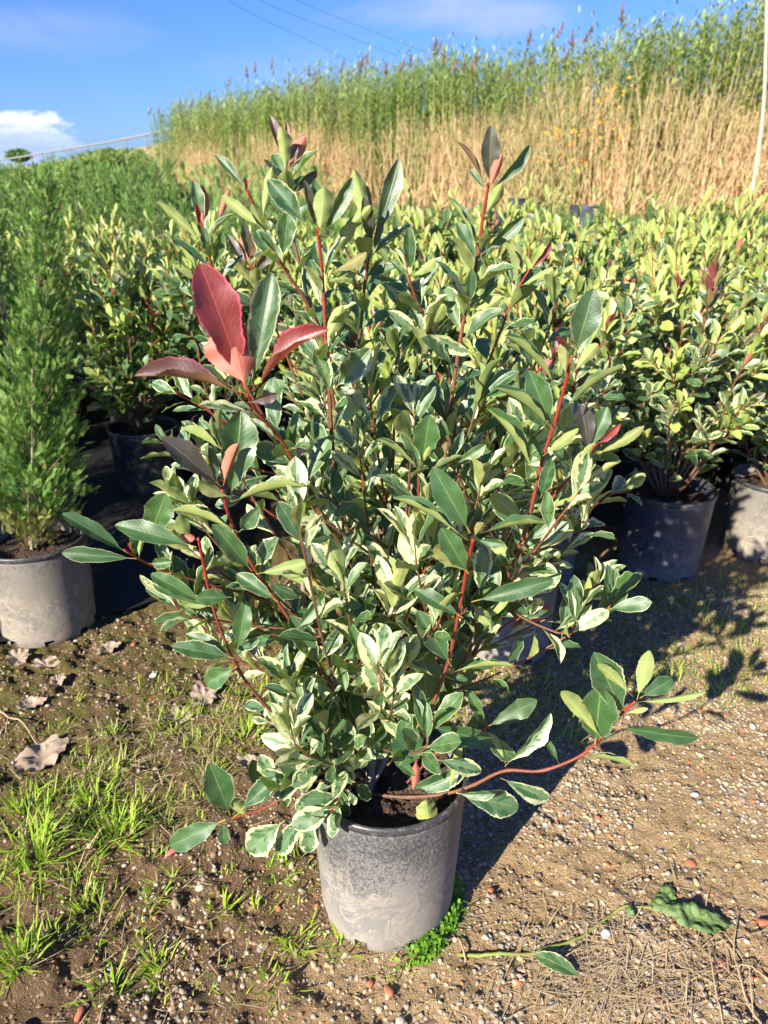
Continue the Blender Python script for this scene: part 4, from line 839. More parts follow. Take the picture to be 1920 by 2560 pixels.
cf = G(104, 1405); c0 = empty('potted_conifer', (-.965, 1.90, 0)); tag(c0, 'nearest conifer, slim and feathery, in a dusty grey pot at the left', 'potted conifer', 'slender conifers in pots')
put_pot(c0, .285, .142, .128, M_POT3, 41, .006)
conifer_parts(c0, 41, .93, .140, 210, 60, .25, FT, .036, 1.05, .20)
cb = []
for k in range(3):
    o = empty('potted_conifer', (0, 0, 0)); tag(o, 'conifer', 'potted conifer', 'slender conifers in pots')
    put_pot(o, .28, .14, .125, M_POT2, 50 + k)
    conifer_parts(o, 51 + k, .93, .18, 110, 34, .25, FT2, .054, .85); cb.append(o)
cs = [(-1.38, 1.80), (-1.52, 2.30), (-1.30, 2.66), (-1.95, 2.05), (-2.1, 2.6), (-1.75, 3.05), (-1.62, 1.28), (-1.98, 1.5)]
y = 3.3; row = 0
while y < 9.6:
    x = -.60 * y - .4 + (row % 2) * .2; xe = (-1.55 - (y - 3.3) * .7) if y < 5.5 else 0.42 * y
    while x < xe:
        cs.append((x + r3.uniform(-.07, .07), y + r3.uniform(-.07, .07))); x += .44 + (.10 if y > 6 else 0)
    y += .48 + .06 * row; row += 1
used = [False] * 3
for n, (x, y) in enumerate(cs):
    k = n % 3
    if used[k]: o = copy_tree(cb[k])
    else: o = cb[k]; used[k] = True
    s = r3.uniform(.93, 1.07) * (0.72 if (x > -.12 * y - 1.0 and y > 5) else 1.0)
    o.location = (x, y, 0); o.rotation_euler = (0, 0, r3.uniform(0, 6.28)); o.scale = (s, s, s)
    if n == 0: o['label'] = 'shaded conifer at the left edge just behind the nearest one'
    elif y < 3.3: o['label'] = 'dark conifer crowding the left edge behind the nearest conifer'
    elif x > -.12 * y - 1.0: o['label'] = 'low green conifer in the strip between the shrubs and the reeds'
    else: o['label'] = 'bright green conifer in the crowded rows on the left'
# the rest of the conifer field, far off
a = Acc(); r = np.random.default_rng(77); K = 9000
yy = r.uniform(9.6, 20, K); xx = r.uniform(-1, 1, K) * (.5 * yy) - .12 * yy; k = xx < -1.0; xx, yy = xx[k], yy[k]; K = len(xx)
gx, gy = np.round(xx / .5) * .5, np.round(yy / .7) * .7; q = r.random(K); hh = 1.1 * q; rad = .2 * (1 - q) ** .6
B = np.column_stack([gx + r.normal(0, 1, K) * rad * .6, gy + r.normal(0, 1, K) * rad * .6, .12 + hh])
D = nrm(np.column_stack([r.normal(0, .5, K), r.normal(0, .5, K), np.ones(K)])); u = r.normal(0, 1, (K, 3)); Z = nrm(u - D * (u * D).sum(1, keepdims=True))
inst(a, FT2[0], FT2[1], B, D, np.cross(Z, D), Z, r.uniform(.1, .18, K), np.column_stack([r.random(K), np.zeros(K), np.zeros(K), np.ones(K)]))
tag(a.build('conifer_field', M_CON), 'far part of the conifer field reading as one green mass', 'conifer field', kind='stuff')

# ================================================================== EMPTY POTS IN THE DISTANCE
ep = empty('plant_pot', (0, 0, 0)); pm_ = put_pot(ep, .30, .155, .125, M_POT2, 61, .004, soil=False)
def far_pot(px, py, Y, s, lab, first=[True]):
    p = P(px, py, Y)
    nst = max(1, int((p[2] - .30 * s) / (.14 * s)))
    for k in range(nst, -1, -1):
        if first[0]: o = ep; first[0] = False
        else: o = copy_tree(ep)
        z = p[2] - .30 * s - k * (p[2] - .30 * s) / nst
        o.location = (p[0], p[1], z - (0 if k else 0)); o.scale = (s, s, s)
        tag(o, lab if k == 0 else 'empty pot nested under ' + lab, 'plant pot', 'empty pots beyond the shrubs')
far_pot(1270, 443, 8.2, 1.05, 'the wide dark empty pot standing above the far shrubs')
far_pot(1117, 428, 10.0, .62, 'the small dark empty pot behind the top red shoot')
far_pot(1076, 459, 9.0, .75, 'the half hidden empty pot left of the wide one')
tag(ep, None, 'plant pot')

# ================================================================== REEDS
def blade_strip(p0, az, L, w, up, droop, n=4, col=(0.5, 0, 0, 1)):
    t = np.linspace(0, 1, n)
    o = np.array([math.cos(az), math.sin(az), 0]); s = np.array([-math.sin(az), math.cos(az), 0])
    r_ = L * (t * math.cos(up) + .25 * t * t * droop); z = L * (t * math.sin(up) - droop * t * t)
    c = p0 + o * r_[:, None] + np.array([0, 0, 1.]) * z[:, None]
    ww = w * np.array([.7, 1, .7, .06][:n] if n == 4 else np.interp(t, [0, .4, 1], [.8, 1, .06]))
    V = np.empty((2 * n, 3)); V[0::2] = c + s * ww[:, None] / 2; V[1::2] = c - s * ww[:, None] / 2
    F = np.array([(2 * k, 2 * k + 1, 2 * k + 3, 2 * k + 2) for k in range(n - 1)])
    return V, F, np.tile(col, (2 * n, 1))
def reed_template(seed, Ht, dry=False, plume=False, lean=.0):
    r = random.Random(seed); a = Acc()
    ln = r.uniform(-.05, .12) + lean; la = r.uniform(0, 6.28) if dry else r.uniform(-.6, .6)
    top = np.array([math.cos(la) * ln * Ht, math.sin(la) * ln * Ht, Ht])
    p = spline([(0, 0, 0), tuple(top * .5 * np.array([.7, .7, 1])), tuple(top)], 6)
    tube(a, p, np.linspace(.015, .005, 6), 3, (.5, 1., 0, 1), (.5, 1. if dry else .15, 0, 1), cap=False)
    n = 5 if dry else 22
    for k in range(n):
        q = r.uniform(.15, 1) if dry else (.12, .28, .42)[seed % 3] + (.88, .72, .58)[seed % 3] * (k + r.random()) / n
        i = min(4, int(q * 5)); b = p[i] + (p[i + 1] - p[i]) * (q * 5 - i)
        if dry: V, F, C = blade_strip(b, r.uniform(0, 6.28), r.uniform(.3, .7), .017, r.uniform(-1.2, 1.3), r.uniform(.1, .6), 4, (r.random(), r.uniform(.85, 1.), 0, 1))
        else: V, F, C = blade_strip(b, (0 if r.random() < .7 else math.pi) + r.uniform(-1., 1.), r.uniform(.42, .80) * (1.1 - .35 * q), r.uniform(.040, .066), r.uniform(.6, 1.25), r.uniform(.4, 1.2), 4, (r.random(), max(0, r.uniform(-.1, .15)) + (1 if r.random() < .8 * (.5 - q) / .3 else 0) * .9, 0, 1))
        a.add(V, F, None, np.clip(C, 0, 1))
    return np.concatenate(a.v), a.f, np.concatenate(a.c), p
def merge(tm): 
    return tm[0], tm[1]
r = np.random.default_rng(3)
def place_reeds(acc, tms, K, s_lo, s_hi, d_lo, d_hi, hs, jl=.0):
    for tm in tms:
        n = K // len(tms); al = r.uniform(s_lo, s_hi, n); al = np.where(r.random(n) < .5, al, s_lo + (s_hi - s_lo) * r.random(n) ** 1.8); dd = r.uniform(d_lo, d_hi, n)
        x = RA[0] + RD[0] * al + RN[0] * dd; y = RA[1] + RD[1] * al + RN[1] * dd
        # the bank swells and thins
        h = hs(al) * r.uniform(.80, 1.06, n) * (1 + .11 * (vnoise(al, dd * 0, .45, 4) - .5) * 2 + .08 * (vnoise(al, dd, 1.4, 5) - .5) * 2)
        ln = (vnoise(al, dd, .35, 9) - .5) * .55 * (1 if jl else .35)
        pa = sstep(vnoise(al, dd * .3, .22, 31) * .7 + vnoise(al, dd, .9, 32) * .3, .50, .64) * sstep(al, 2, 6)
        if not jl: h = h * np.where(r.random(n) < .05, 1.13, 1)
        Z = nrm(np.column_stack([r.normal(.03, .06 + jl, n) + ln, r.normal(0, .05 + jl, n), np.ones(n)])); th = r.uniform(-.9, .9, n) if jl == 0 else r.uniform(0, 6.28, n)
        X0 = np.column_stack([np.cos(th), np.sin(th), np.zeros(n)]); X_ = nrm(X0 - Z * (X0 * Z).sum(1, keepdims=True))
        c = np.tile(tm[2][None], (n, 1, 1)); c[..., 0] = np.clip(c[..., 0] * .6 + r.uniform(0, .5, n)[:, None], 0, 1)
        if not jl: c[..., 1] *= (1 - .9 * pa)[:, None]
        if jl: h = np.where(r.random(n) < pa * .8, .02, h)
        if jl: c[..., 1] = np.where(vnoise(al, dd, .9, 21)[:, None] * r.uniform(.6, 1.4, n)[:, None] > .62, c[..., 1] * .45, c[..., 1] * r.uniform(.75, 1, n)[:, None])
        inst(acc, tm[0], tm[1], np.column_stack([x, y, hfun(x, y) - .05]), X_, np.cross(Z, X_), Z, np.column_stack([np.ones(n) * 1.0, np.ones(n), h]), c.reshape(-1, 4))
HR = lambda al: np.interp(al, [-14, -1, 0.6, 2.2, 6, 12, 20, 30, 37, 41, 46], [1.2, 1.2, 1.13, 1.0, .93, .93, .95, .97, 1.0, .85, .5])
tms = [reed_template(k, 4.45) for k in range(9)]
ra = Acc(); place_reeds(ra, tms, 3700, -9, 40, .8, 4.6, HR)
dts = [reed_template(40 + k, 2.9, True) for k in range(7)]
place_reeds(ra, dts, 6200, -9, 34, -.1, 2.2, lambda a: np.interp(a, [-8, 0, 8, 34], [1.15, 1.08, .95, .85]) * (.45 + .95 * vnoise(a, a * 0, .8, 6)), .12)
place_reeds(ra, [(t[0], t[1], t[2], t[3]) for t in dts[:3]], 260, -7, 30, -.6, .4, lambda a: .9 + 0 * a, .55)
tag(ra.build('reed_bed', M_REED, smooth=False), 'tall bed of green reeds with dry tan stalks below', 'reed bed', kind='stuff')
# lower green growth running off to the left
la_ = Acc()
for tm in [reed_template(70 + k, 1.9) for k in range(5)]:
    n = 900; yy = r.uniform(20, 52, n); xx = -yy * r.uniform(.26, .66, n) - 1.0
    ok = xx < (RA[0] + RD[0] / RD[1] * (yy - RA[1])) + 1.5; xx, yy = xx[ok], yy[ok]; n = len(xx)
    top = CAMH + yy * np.interp(xx / yy, [-.55, -.42, -.33], [-.012, -.004, .018]) - (r.random(n) ** 2) * .5
    X_, Y_, Z_ = rframe(n, .06, r); c = np.tile(tm[2][None], (n, 1, 1)); c[..., 1] *= .35; c[..., 0] = np.clip(c[..., 0] * .5 + r.uniform(0, .4, n)[:, None], 0, 1)
    inst(la_, tm[0], tm[1], np.column_stack([xx, yy, hfun(xx, yy)]), X_, Y_, Z_, np.column_stack([np.full(n, 1.5), np.full(n, 1.5), np.maximum(top, .6) / 1.9]), c.reshape(-1, 4))
tag(la_.build('reed_thicket', M_REED, smooth=False), 'lower green thicket stretching to the left horizon', 'thicket', kind='stuff')

ug = Acc()
for tm in [reed_template(120 + k, 1.0) for k in range(5)]:
    n = 420; yy = r.uniform(6.5, 17, n); xx = r.uniform(-.30, .62, n) * yy; ok = (xx - RA[0]) * RN[0] + (yy - RA[1]) * RN[1] < -.2; xx, yy = xx[ok], yy[ok]; n = len(xx)
    X_, Y_, Z_ = rframe(n, .1, r); c = np.tile(tm[2][None], (n, 1, 1)); c[..., 0] *= .35; c[..., 1] *= .4
    inst(ug, tm[0], tm[1], np.column_stack([xx, yy, hfun(xx, yy)]), X_, Y_, Z_, np.column_stack([np.full(n, .45), np.full(n, .45), r.uniform(.22, .50, n)]), c.reshape(-1, 4))
tag(ug.build('undergrowth', M_REED, smooth=False), 'weedy green undergrowth at the foot of the reeds', 'undergrowth', kind='stuff')
# flowering reeds that stand above the rest
def flowering(seed, Hh):
    t = reed_template(seed, Hh); o = empty('flowering_reed'); a = Acc(); a.add(t[0], t[1], None, t[2]); a.build('stalk', M_REED, o, smooth=False)
    q = Acc(); rr_ = np.random.default_rng(seed); n = 130; tt = rr_.random(n); ax = nrm(t[3][-1] - t[3][-2]) + np.array([.05 + .2 * (seed % 3), 0, 0]); ax = nrm(ax)
    Bc = t[3][-1] + ax * (tt * .42)[:, None]; D = nrm(ax * 1.0 + rr_.normal(0, .5, (n, 3))); Zn = nrm(np.cross(D, rr_.normal(0, 1, (n, 3))))
    V = np.array([(0, 0, 0), (.5, .14, 0), (1, 0, 0), (.5, -.14, 0)], float)
    inst(q, V, np.array([(0, 1, 2, 3)]), Bc, D, np.cross(Zn, D), Zn, .15 * (1 - .55 * tt) * rr_.uniform(.6, 1, n), np.column_stack([rr_.random(n), rr_.random(n) * .5, np.zeros(n), np.ones(n)]))
    q.build('plume', M_PLUME, o, smooth=False); return o
fl = [flowering(90 + k, 4.35) for k in range(3)]; used = [False] * 3
plumes = [(553, 152), (575, 140), (612, 128), (640, 150), (505, 170), (440, 195), (470, 190), (395, 215), (360, 232), (300, 222), (330, 235), (690, 100), (690, 140), (678, 165), (705, 160), (715, 145), (750, 130), (775, 130), (800, 110), (805, 125), (822, 120), (845, 125), (880, 105), (905, 100), (915, 120), (960, 88), (968, 82), (950, 125), (998, 120), (1018, 125), (1050, 108), (1060, 100), (1030, 120), (1178, 50), (1228, 42), (1240, 45), (1270, 70), (1262, 85), (1175, 60), (1100, 130), (1290, 20), (1330, 10), (1380, 12), (1160, 110), (1130, 125), (540, 165), (420, 205), (735, 150), (860, 130), (985, 115)]
for n, (px, py) in enumerate(plumes[::2] + plumes[1::6]):
    k = n % 3
    if used[k]: o = copy_tree(fl[k])
    else: o = fl[k]; used[k] = True
    # where the sight line meets the reed bed
    d = P(px, py, 1.0); al_d = d[0]; 
    Yr = (RA[0] - RA[1] * RD[0] / RD[1]) / (al_d - RD[0] / RD[1]) + 1.6
    p = P(px, py, Yr); s = (p[2] - hfun(p[0], p[1])) / 4.80
    o.location = (p[0] - .35, p[1], float(hfun(p[0], p[1]))); o.scale = (1, 1, s * 1.0); o.rotation_euler = (0, 0, r3.uniform(-1., 1.)); o.scale = (1, 1, s * r3.uniform(.93, 1.04))
    tag(o, ('reed with a tall brown plume above the left part of the bed' if px < 660 else 'reed with a soft plume above the middle of the bed' if px < 1090 else 'reed with a purplish plume leaning right, high on the right'), 'reed', 'flowering reeds along the top of the bed')

# climbing plant with orange flowers among the reeds
fv = empty('flowering_vine', tuple(P(1250, 420, 17.0))); tag(fv, 'straggling vine with orange flowers climbing the reeds', 'vine')
O2 = np.array(fv.location); fa = Acc(); sta = Acc(); r5 = np.random.default_rng(8)
fpts = [(1245, 260), (1180, 290), (1250, 240), (1285, 225), (1300, 215), (1350, 185), (1340, 190), (1320, 205), (1240, 320), (1190, 330), (1250, 345), (1165, 355), (1270, 300), (1220, 285), (1285, 245), (1330, 300), (1345, 285), (1290, 260), (1230, 275), (1205, 300)]
for (px, py) in fpts:
    for q in range(3):
        c = P(px + r5.normal(0, 16), py + r5.normal(0, 16), 16.0 + r5.normal(0, .3) - (px - 1250) * .004) - O2
        az0 = r5.uniform(0, 6.28); N = nrm(np.array([r5.normal(0, .4), -1, r5.normal(.3, .3)])); A = nrm(np.cross(N, [0, 0, 1])); Bq = np.cross(N, A); s = r5.uniform(.018, .040)
        V = [c - N * .02] + [c + N * -.0 + (A * math.cos(az0 + k * 1.2566 * .5) + Bq * math.sin(az0 + k * 1.2566 * .5)) * s * (1 if k % 2 == 0 else .55) for k in range(10)]
        fa = Acc(); fa.add(V, np.array([(0, k + 1, (k + 1) % 10 + 1) for k in range(10)]), None, (r5.random(), 0, 0, 1)); fa.build('flower', M_FLOWER, fv, smooth=False)
for k in range(5):
    pp = spline([P(1230 + 20 * k, 470, 16.8) - O2, P(1240 + 15 * k, 380, 16.5) - O2, P(1220 + 28 * k, 290, 16.2) - O2, P(1250 + 24 * k, 210, 16.2) - O2], 14); tube(sta, pp, (.012, .006), 4, (.4, 0, 0, 1))
lv = LB()
for k in range(70):
    px = r5.uniform(1170, 1350); py = 460 - (px - 1170) * .9 + r5.normal(0, 45); b = P(px, py, 16.4) - O2; d = r5.normal(0, 1, 3); lv.add(b, b + nrm(d) * .08, np.array([0, -1, .5]), .045, .1, .05)
sta.build('stems', M_WEED, fv); q = Acc(); lv.flush(q, 4, 3); q.build('foliage', M_REED, fv)

# pale leaning trunk at the right edge
bt = Acc(); tp = spline([P(1618, 480, 13.5), P(1630, 380, 13.4), P(1648, 250, 13.3), P(1655, 100, 13.2), P(1658, -40, 13.1), P(1668, -200, 13.0)], 30)
tt = Vector(tuple(tp[0])); tube(bt, tp - tp[0], np.linspace(.032, .022, 30) * (1 + .08 * np.sin(np.arange(30) * 1.7)), 8)
pt = bt.build('bare_trunk', M_PALE); pt.location = (tp[0][0], tp[0][1], tp[0][2]); 
lowb = Acc(); tube(lowb, np.array([[0, 0, 0], [-.03, 0, -(tp[0][2] - hfun(tp[0][0], tp[0][1])) - .05]]), (.034, .045), 8); lowb.build('root_collar', M_PALE, pt)
tag(pt, 'pale bare trunk leaning at the far right edge before the reeds', 'trunk')
# road barrier on the left horizon
gr = empty('guard_rail', tuple(P(0, 350, 78))); O3 = np.array(gr.location); tag(gr, 'pale guard rail sloping along the road on the left horizon', 'guard rail')
rp = [P(-120, 362, 82), P(0, 346, 78), P(120, 326, 74), P(220, 309, 70), P(330, 288, 66), P(420, 270, 62)]
sp = spline(rp, 40) - O3; ba = Acc()
for dz_, hh_ in ((0, .08),):
    V = np.concatenate([sp + [0, 0, dz_ + hh_], sp + [0, -.08, dz_], sp + [0, 0, dz_ - hh_], sp + [0, .08, dz_]]); n = 40
    F = [(k + a_ * n, k + 1 + a_ * n, k + 1 + ((a_ + 1) % 4) * n, k + ((a_ + 1) % 4) * n) for k in range(n - 1) for a_ in range(4)]
    ba.add(V, np.array(F))
ba.build('beam', M_RAIL, gr)
for k in range(0, 40, 3):
    a = Acc(); tube(a, np.array([sp[k] + [0, .1, .08], sp[k] + [0, .1, -1.6]]), (.05, .05), 4); a.build('post', M_RAIL, gr)
rb_ = Acc(); V = np.concatenate([sp + O3 + [0, .6, -.75], sp + O3 + [0, 9, -.75], sp + O3 + [0, -6, -5.5]]); n = 40
rb_.add(V, np.array([(k, k + 1, k + 1 + n, k + n) for k in range(n - 1)] + [(k + 2 * n, k + 1 + 2 * n, k + 1, k) for k in range(n - 1)]))
tag(rb_.build('embankment', M_BANK), kind='structure')
# overhead cables
for k, (a_, b_) in enumerate((((440, -30), (800, 150)), ((500, -30), (900, 135)), ((560, -40), (940, 120)))):
    p0 = P(*a_, 60); p1 = P(*b_, 90); ext = (p1 - p0)
    pts = [p0 - ext * .8 + [0, 0, 2], p0, (p0 + p1) / 2 - [0, 0, .15], p1, p1 + ext * .4 + [0, 0, .4]]
    c = Acc(); o = np.array(pts[0]); tube(c, spline(pts, 40) - o, (.014, .014), 4); q = c.build('power_line', M_WIRE); q.location = tuple(o)
    tag(q, ('leftmost', 'middle', 'rightmost')[k] + ' of the three thin cables crossing the sky', 'power line', 'cables across the sky')
# distant dark clump and house on the horizon
dc = Acc(); c = P(40, 336, 130); lv = Acc()
K = 900; u = nrm(r5.normal(0, 1, (K, 3))) * r5.uniform(.6, 1, (K, 1)); X_, Y_, Z_ = rframe(K, 2., r5)
inst(dc, np.array([(0, 0, 0), (.5, .3, 0), (1, 0, 0), (.5, -.3, 0)], float), np.array([(0, 1, 2, 3)]), u * [1.9, 1.4, .9] , X_, Y_, Z_, r5.uniform(.3, .6, K), np.tile([.3, 0, 0, 1], (K, 1)))
dt = empty('tree', (c[0], c[1], c[2] - 3)); crn = dc.build('crown', M_CON, dt, smooth=False); crn.location = (0, 0, 3)
a = Acc(); tube(a, np.array([[0, 0, -1.], [0, 0, 2.6]]), (.3, .2), 6); a.build('trunk', M_BARK, dt); tag(dt, 'tiny dark round tree beyond the guard rail on the horizon', 'tree')

# ================================================================== GROUND LITTER AND GRASS
def blades(acc, K, B, az, L, wd, up, droop, col):
    t = np.array([0, .35, .7, 1.0]); o = np.column_stack([np.cos(az), np.sin(az), np.zeros(K)]); s = np.column_stack([-np.sin(az), np.cos(az), np.zeros(K)])
    rr = L[:, None] * (t * np.cos(up)[:, None] + .3 * t * t * droop[:, None]); zz = L[:, None] * (t * np.sin(up)[:, None] - droop[:, None] * t * t * .7)
    zz = np.maximum(zz, .001)
    c = B[:, None] + o[:, None] * rr[..., None] + np.array([0, 0, 1.]) * zz[..., None]
    w2 = wd[:, None] * np.array([.8, 1, .7, .05]) / 2
    V = np.stack([c + s[:, None] * w2[..., None], c + np.array([0, 0, .25]) * w2[..., None], c - s[:, None] * w2[..., None]], 2).reshape(K, 12, 3)
    F = np.array([f for k in range(3) for f in ((3 * k, 3 * k + 1, 3 * k + 4, 3 * k + 3), (3 * k + 1, 3 * k + 2, 3 * k + 5, 3 * k + 4))])
    acc.add(V.reshape(-1, 3), (F[None] + (np.arange(K) * 12)[:, None, None]).reshape(-1, 4), None, np.repeat(col, 12, 0))
rg = np.random.default_rng(12)
def tuft(acc, x, y, n, L, rad, brown=.1, up=(.5, 1.5), o=(0, 0, 0), w=.0042):
    K = n; a = rg.uniform(0, 6.28, K); q = np.sqrt(rg.random(K)) * rad
    B = np.column_stack([x + q * np.cos(a), y + q * np.sin(a), np.zeros(K)]); B[:, 2] = hfun(B[:, 0], B[:, 1]) - .003; B -= np.array(o)
    az = a + rg.normal(0, .8, K); LL = L * rg.uniform(.35, 1.05, K); br = (rg.random(K) < brown) * 1.0
    blades(acc, K, B, az, LL, w * rg.uniform(.6, 1.2, K), rg.uniform(*up, K), rg.uniform(.0, .9, K) ** 2, np.column_stack([rg.random(K), br * rg.uniform(.6, 1, K), np.zeros(K), np.ones(K)]))
# the tufts that stand out
TU = [(75, 1850, 70, .10, .045, 'bright tall grass tuft at the far left edge'), (250, 1800, 70, .085, .035, 'bright grass tuft left of the lowest branch'), (50, 2080, 60, .09, .03, 'spiky grass tuft low on the left edge'),
      (60, 1740, 40, .075, .04, 'grass tuft just above the tall one at the left edge'), (340, 1935, 18, .05, .02, 'small grass tuft under the pink fallen leaf'), (190, 1955, 26, .05, .03, 'mixed grass tuft beside the tall left tuft'),
      (350, 2095, 30, .055, .025, 'small grass tuft below the pot, to its left'), (470, 1960, 18, .045, .02, 'thin grass tuft midway between pink leaf and pot'), (640, 2035, 26, .06, .025, 'grass tuft touching the left foot of the pot'), (735, 2050, 22, .04, .025, 'tiny grass tuft right under the pot front'),
      (240, 2140, 20, .06, .03, 'sparse grass tuft near the bottom left'), (370, 1560, 30, .06, .03, 'grass tuft beside the dead leaf on the dark soil'), (530, 1600, 40, .065, .04, 'grass tuft in the shade of the lower left branch'), (590, 2120, 18, .035, .02, 'small green tuft in the gravel below the pot'), (600, 1880, 24, .04, .03, 'small tuft against the left side of the pot'), (210, 1730, 30, .07, .03, 'grass tuft beside the pale seed head')]
for px, py, n, L, rad, lab in TU:
    g = G(px, py); a = Acc(); z = float(hfun(g[0], g[1])); tuft(a, g[0], g[1], int(n * 1.2), L, rad, .06, (.45, 1.45), (g[0], g[1], z)); o = a.build('grass_tuft', M_GRASS); o.location = (g[0], g[1], z)
    tag(o, lab, 'grass tuft', 'grass tufts around the pot')
ga = Acc()
def patch(px, py, rx, ry, nt, n, L, brown, w=.0026, up=(.2, 1.4)):
    for k in range(int(nt * .7)):
        g = G(px + rg.normal(0, rx), py + rg.normal(0, ry)); tuft(ga, g[0], g[1], int(n * rg.uniform(.4, 1.4)) + 2, L * rg.uniform(.6, 1.2), .03, brown, up, w=w)
patch(250, 1720, 130, 70, 46, 16, .05, .25); patch(430, 1560, 120, 60, 60, 16, .045, .3); patch(80, 1830, 70, 110, 30, 18, .06, .15); patch(330, 1660, 110, 50, 36, 14, .055, .45)
patch(300, 1950, 170, 110, 26, 8, .04, .2); patch(450, 2080, 160, 60, 18, 8, .035, .2); patch(560, 1850, 50, 60, 16, 10, .035, .1); patch(640, 1860, 50, 30, 12, 10, .03, .1)
patch(1130, 1530, 110, 60, 60, 14, .05, .25); patch(1350, 1420, 200, 80, 60, 12, .05, .45); patch(1520, 1380, 110, 80, 70, 14, .055, .3); patch(1480, 1290, 120, 25, 40, 14, .06, .35); patch(1300, 1290, 110, 40, 40, 10, .045, .2)
patch(1560, 1480, 90, 30, 30, 10, .045, .4); patch(1080, 1480, 80, 40, 20, 14, .05, .3); patch(1040, 1700, 50, 60, 16, 8, .03, .1); patch(620, 1450, 100, 60, 40, 14, .06, .2); patch(730, 1500, 100, 50, 30, 14, .06, .2)
patch(1250, 1480, 60, 60, 26, 12, .045, .2); patch(1640, 1300, 50, 80, 30, 12, .05, .3); patch(900, 2100, 350, 60, 14, 5, .02, .3); patch(1350, 1900, 250, 200, 14, 4, .02, .5)
tag(ga.build('grass', M_GRASS), 'patchy green and yellowing grass growing through the dirt', 'grass', kind='stuff')
# dry straw lying about
sa = Acc()
def straw(px, py, rx, ry, K, L, az0=None, raz=3.2, mat_w=.0018):
    g = np.array([G(px + rg.normal(0, rx), py + rg.normal(0, ry)) for _ in range(K)])
    B = g.copy(); B[:, 2] = hfun(g[:, 0], g[:, 1]) + rg.uniform(.001, .007, K)
    az = (rg.uniform(-raz, raz, K) + (az0 or 0)); 
    blades(sa, K, B, az, L * rg.uniform(.3, 1.3, K), mat_w * rg.uniform(.6, 1.3, K), rg.normal(0.04, .10, K), np.zeros(K), np.column_stack([rg.random(K), (rg.random(K) < .25) * rg.random(K), np.zeros(K), np.ones(K)]))
straw(1330, 2120, 110, 50, 330, .06, -2.6, .9); straw(1250, 2030, 90, 60, 150, .06, -2.4, 1.0); straw(1400, 2010, 110, 60, 160, .05); straw(1500, 2150, 100, 60, 160, .07)
straw(430, 1600, 150, 60, 260, .06); straw(300, 1690, 120, 50, 160, .05); straw(1300, 1400, 170, 90, 420, .08); straw(1080, 1560, 90, 60, 160, .07); straw(1520, 1400, 120, 80, 260, .06); straw(900, 2050, 350, 90, 120, .03); straw(200, 2050, 200, 90, 120, .04); straw(1450, 1250, 120, 30, 120, .08)
tag(sa.build('dry_grass', M_STRAW), 'flattened dry grass and straw strewn on the ground', 'dry grass', kind='stuff')

# fallen leaves, each its own thing
def fallen(px, py, L, az, wr, m, name, lab, cat, fold=.3, arch=.12, red=0., var=.3, tilt=.15, nt=12, grp=None, tone=1., lift=.006):
    g = G(px, py); z = float(hfun(g[0], g[1])) + lift; lb = LB(); d = np.array([math.cos(az), math.sin(az), tilt * .3]) * L
    lb.add(-d / 2, d / 2, np.array([.1, -.15, 1.]), L * wr, fold, arch, .3, red, var, tone); a = Acc(); lb.flush(a, nt, 7, .08)
    o = a.build(name, m); o.location = (g[0], g[1], z + L * .03); tag(o, lab, cat, grp); return o
fallen(1208, 2098, .085, -.50 + math.pi, .36, M_LEAF, 'fallen_leaf', 'fresh green leaf with a cream margin lying on the gravel', 'leaf', .15, .08, 0, .45, nt=20, lift=.010)
fallen(372, 1858, .036, .45, .5, M_PINK, 'fallen_leaf', 'small pink leaf lying on the soil left of the pot', 'leaf', .7, .25)
fallen(712, 1810, .024, .6, .6, M_REDDEAD, 'fallen_leaf', 'tiny red brown leaf hanging at the pot rim', 'leaf', .5, .2)
def crumpled(px, py, R_, seed, lab, m=M_DEAD, name='dead_leaf', cat='dead leaf', lobes=7):
    g = G(px, py); rr_ = np.random.default_rng(seed); a = Acc(); n = 72; rings = 9
    th = np.linspace(0, 2 * np.pi, n, endpoint=False); ol = R_ * (.68 + .45 * vnoise(np.cos(th) * 2.2 + seed, np.sin(th) * 2.2, 1.6, seed) + .16 * (vnoise(np.cos(th) * 9, np.sin(th) * 9 + seed, 1.0, seed) - .5))
    q = np.linspace(0, 1, rings)[:, None]; x = q * ol * np.cos(th) * 1.25; y = q * ol * np.sin(th) * .8
    z = .003 + .022 * (R_ / .06) * (vnoise(x + seed, y + 3, 42, seed)) * q + .010 * (vnoise(x, y, 120, seed)) * q
    c_, s_ = math.cos(seed), math.sin(seed); x, y = x * c_ - y * s_, x * s_ + y * c_
    i = np.arange(rings - 1)[:, None] * n; j = np.arange(n)[None]; j2 = (j + 1) % n
    a.add(np.stack([x, y, z + 0 * x], -1).reshape(-1, 3), np.stack([i + j, i + n + j, i + n + j2, i + j2], -1).reshape(-1, 4))
    o = a.build(name, m); o.location = (g[0], g[1], float(hfun(g[0], g[1]))); tag(o, lab, cat, 'dry leaves on the ground' if m is M_DEAD else None); return o
crumpled(90, 1635, .055, 1, 'large curled dead leaf under the left edge of the soil'); crumpled(40, 1432, .04, 2, 'dead leaf flat in front of the conifer pot, left one'); crumpled(105, 1440, .036, 3, 'dead leaf in front of the conifer pot, right one')
crumpled(235, 1412, .032, 4, 'dead leaf on the moss right of the conifer pot'); crumpled(440, 1508, .044, 5, 'large pinkish dead leaf beside the lower left branch'); crumpled(385, 1545, .034, 6, 'small dead leaf touching the large pinkish one')
crumpled(70, 1530, .03, 7, 'grey dead leaf in the shade at the left edge'); crumpled(125, 1480, .026, 8, 'small dead leaf between the pot and the gravel patch'); crumpled(545, 1650, .028, 9, 'brown dead leaf beneath the lowest left branch', M_DEAD)
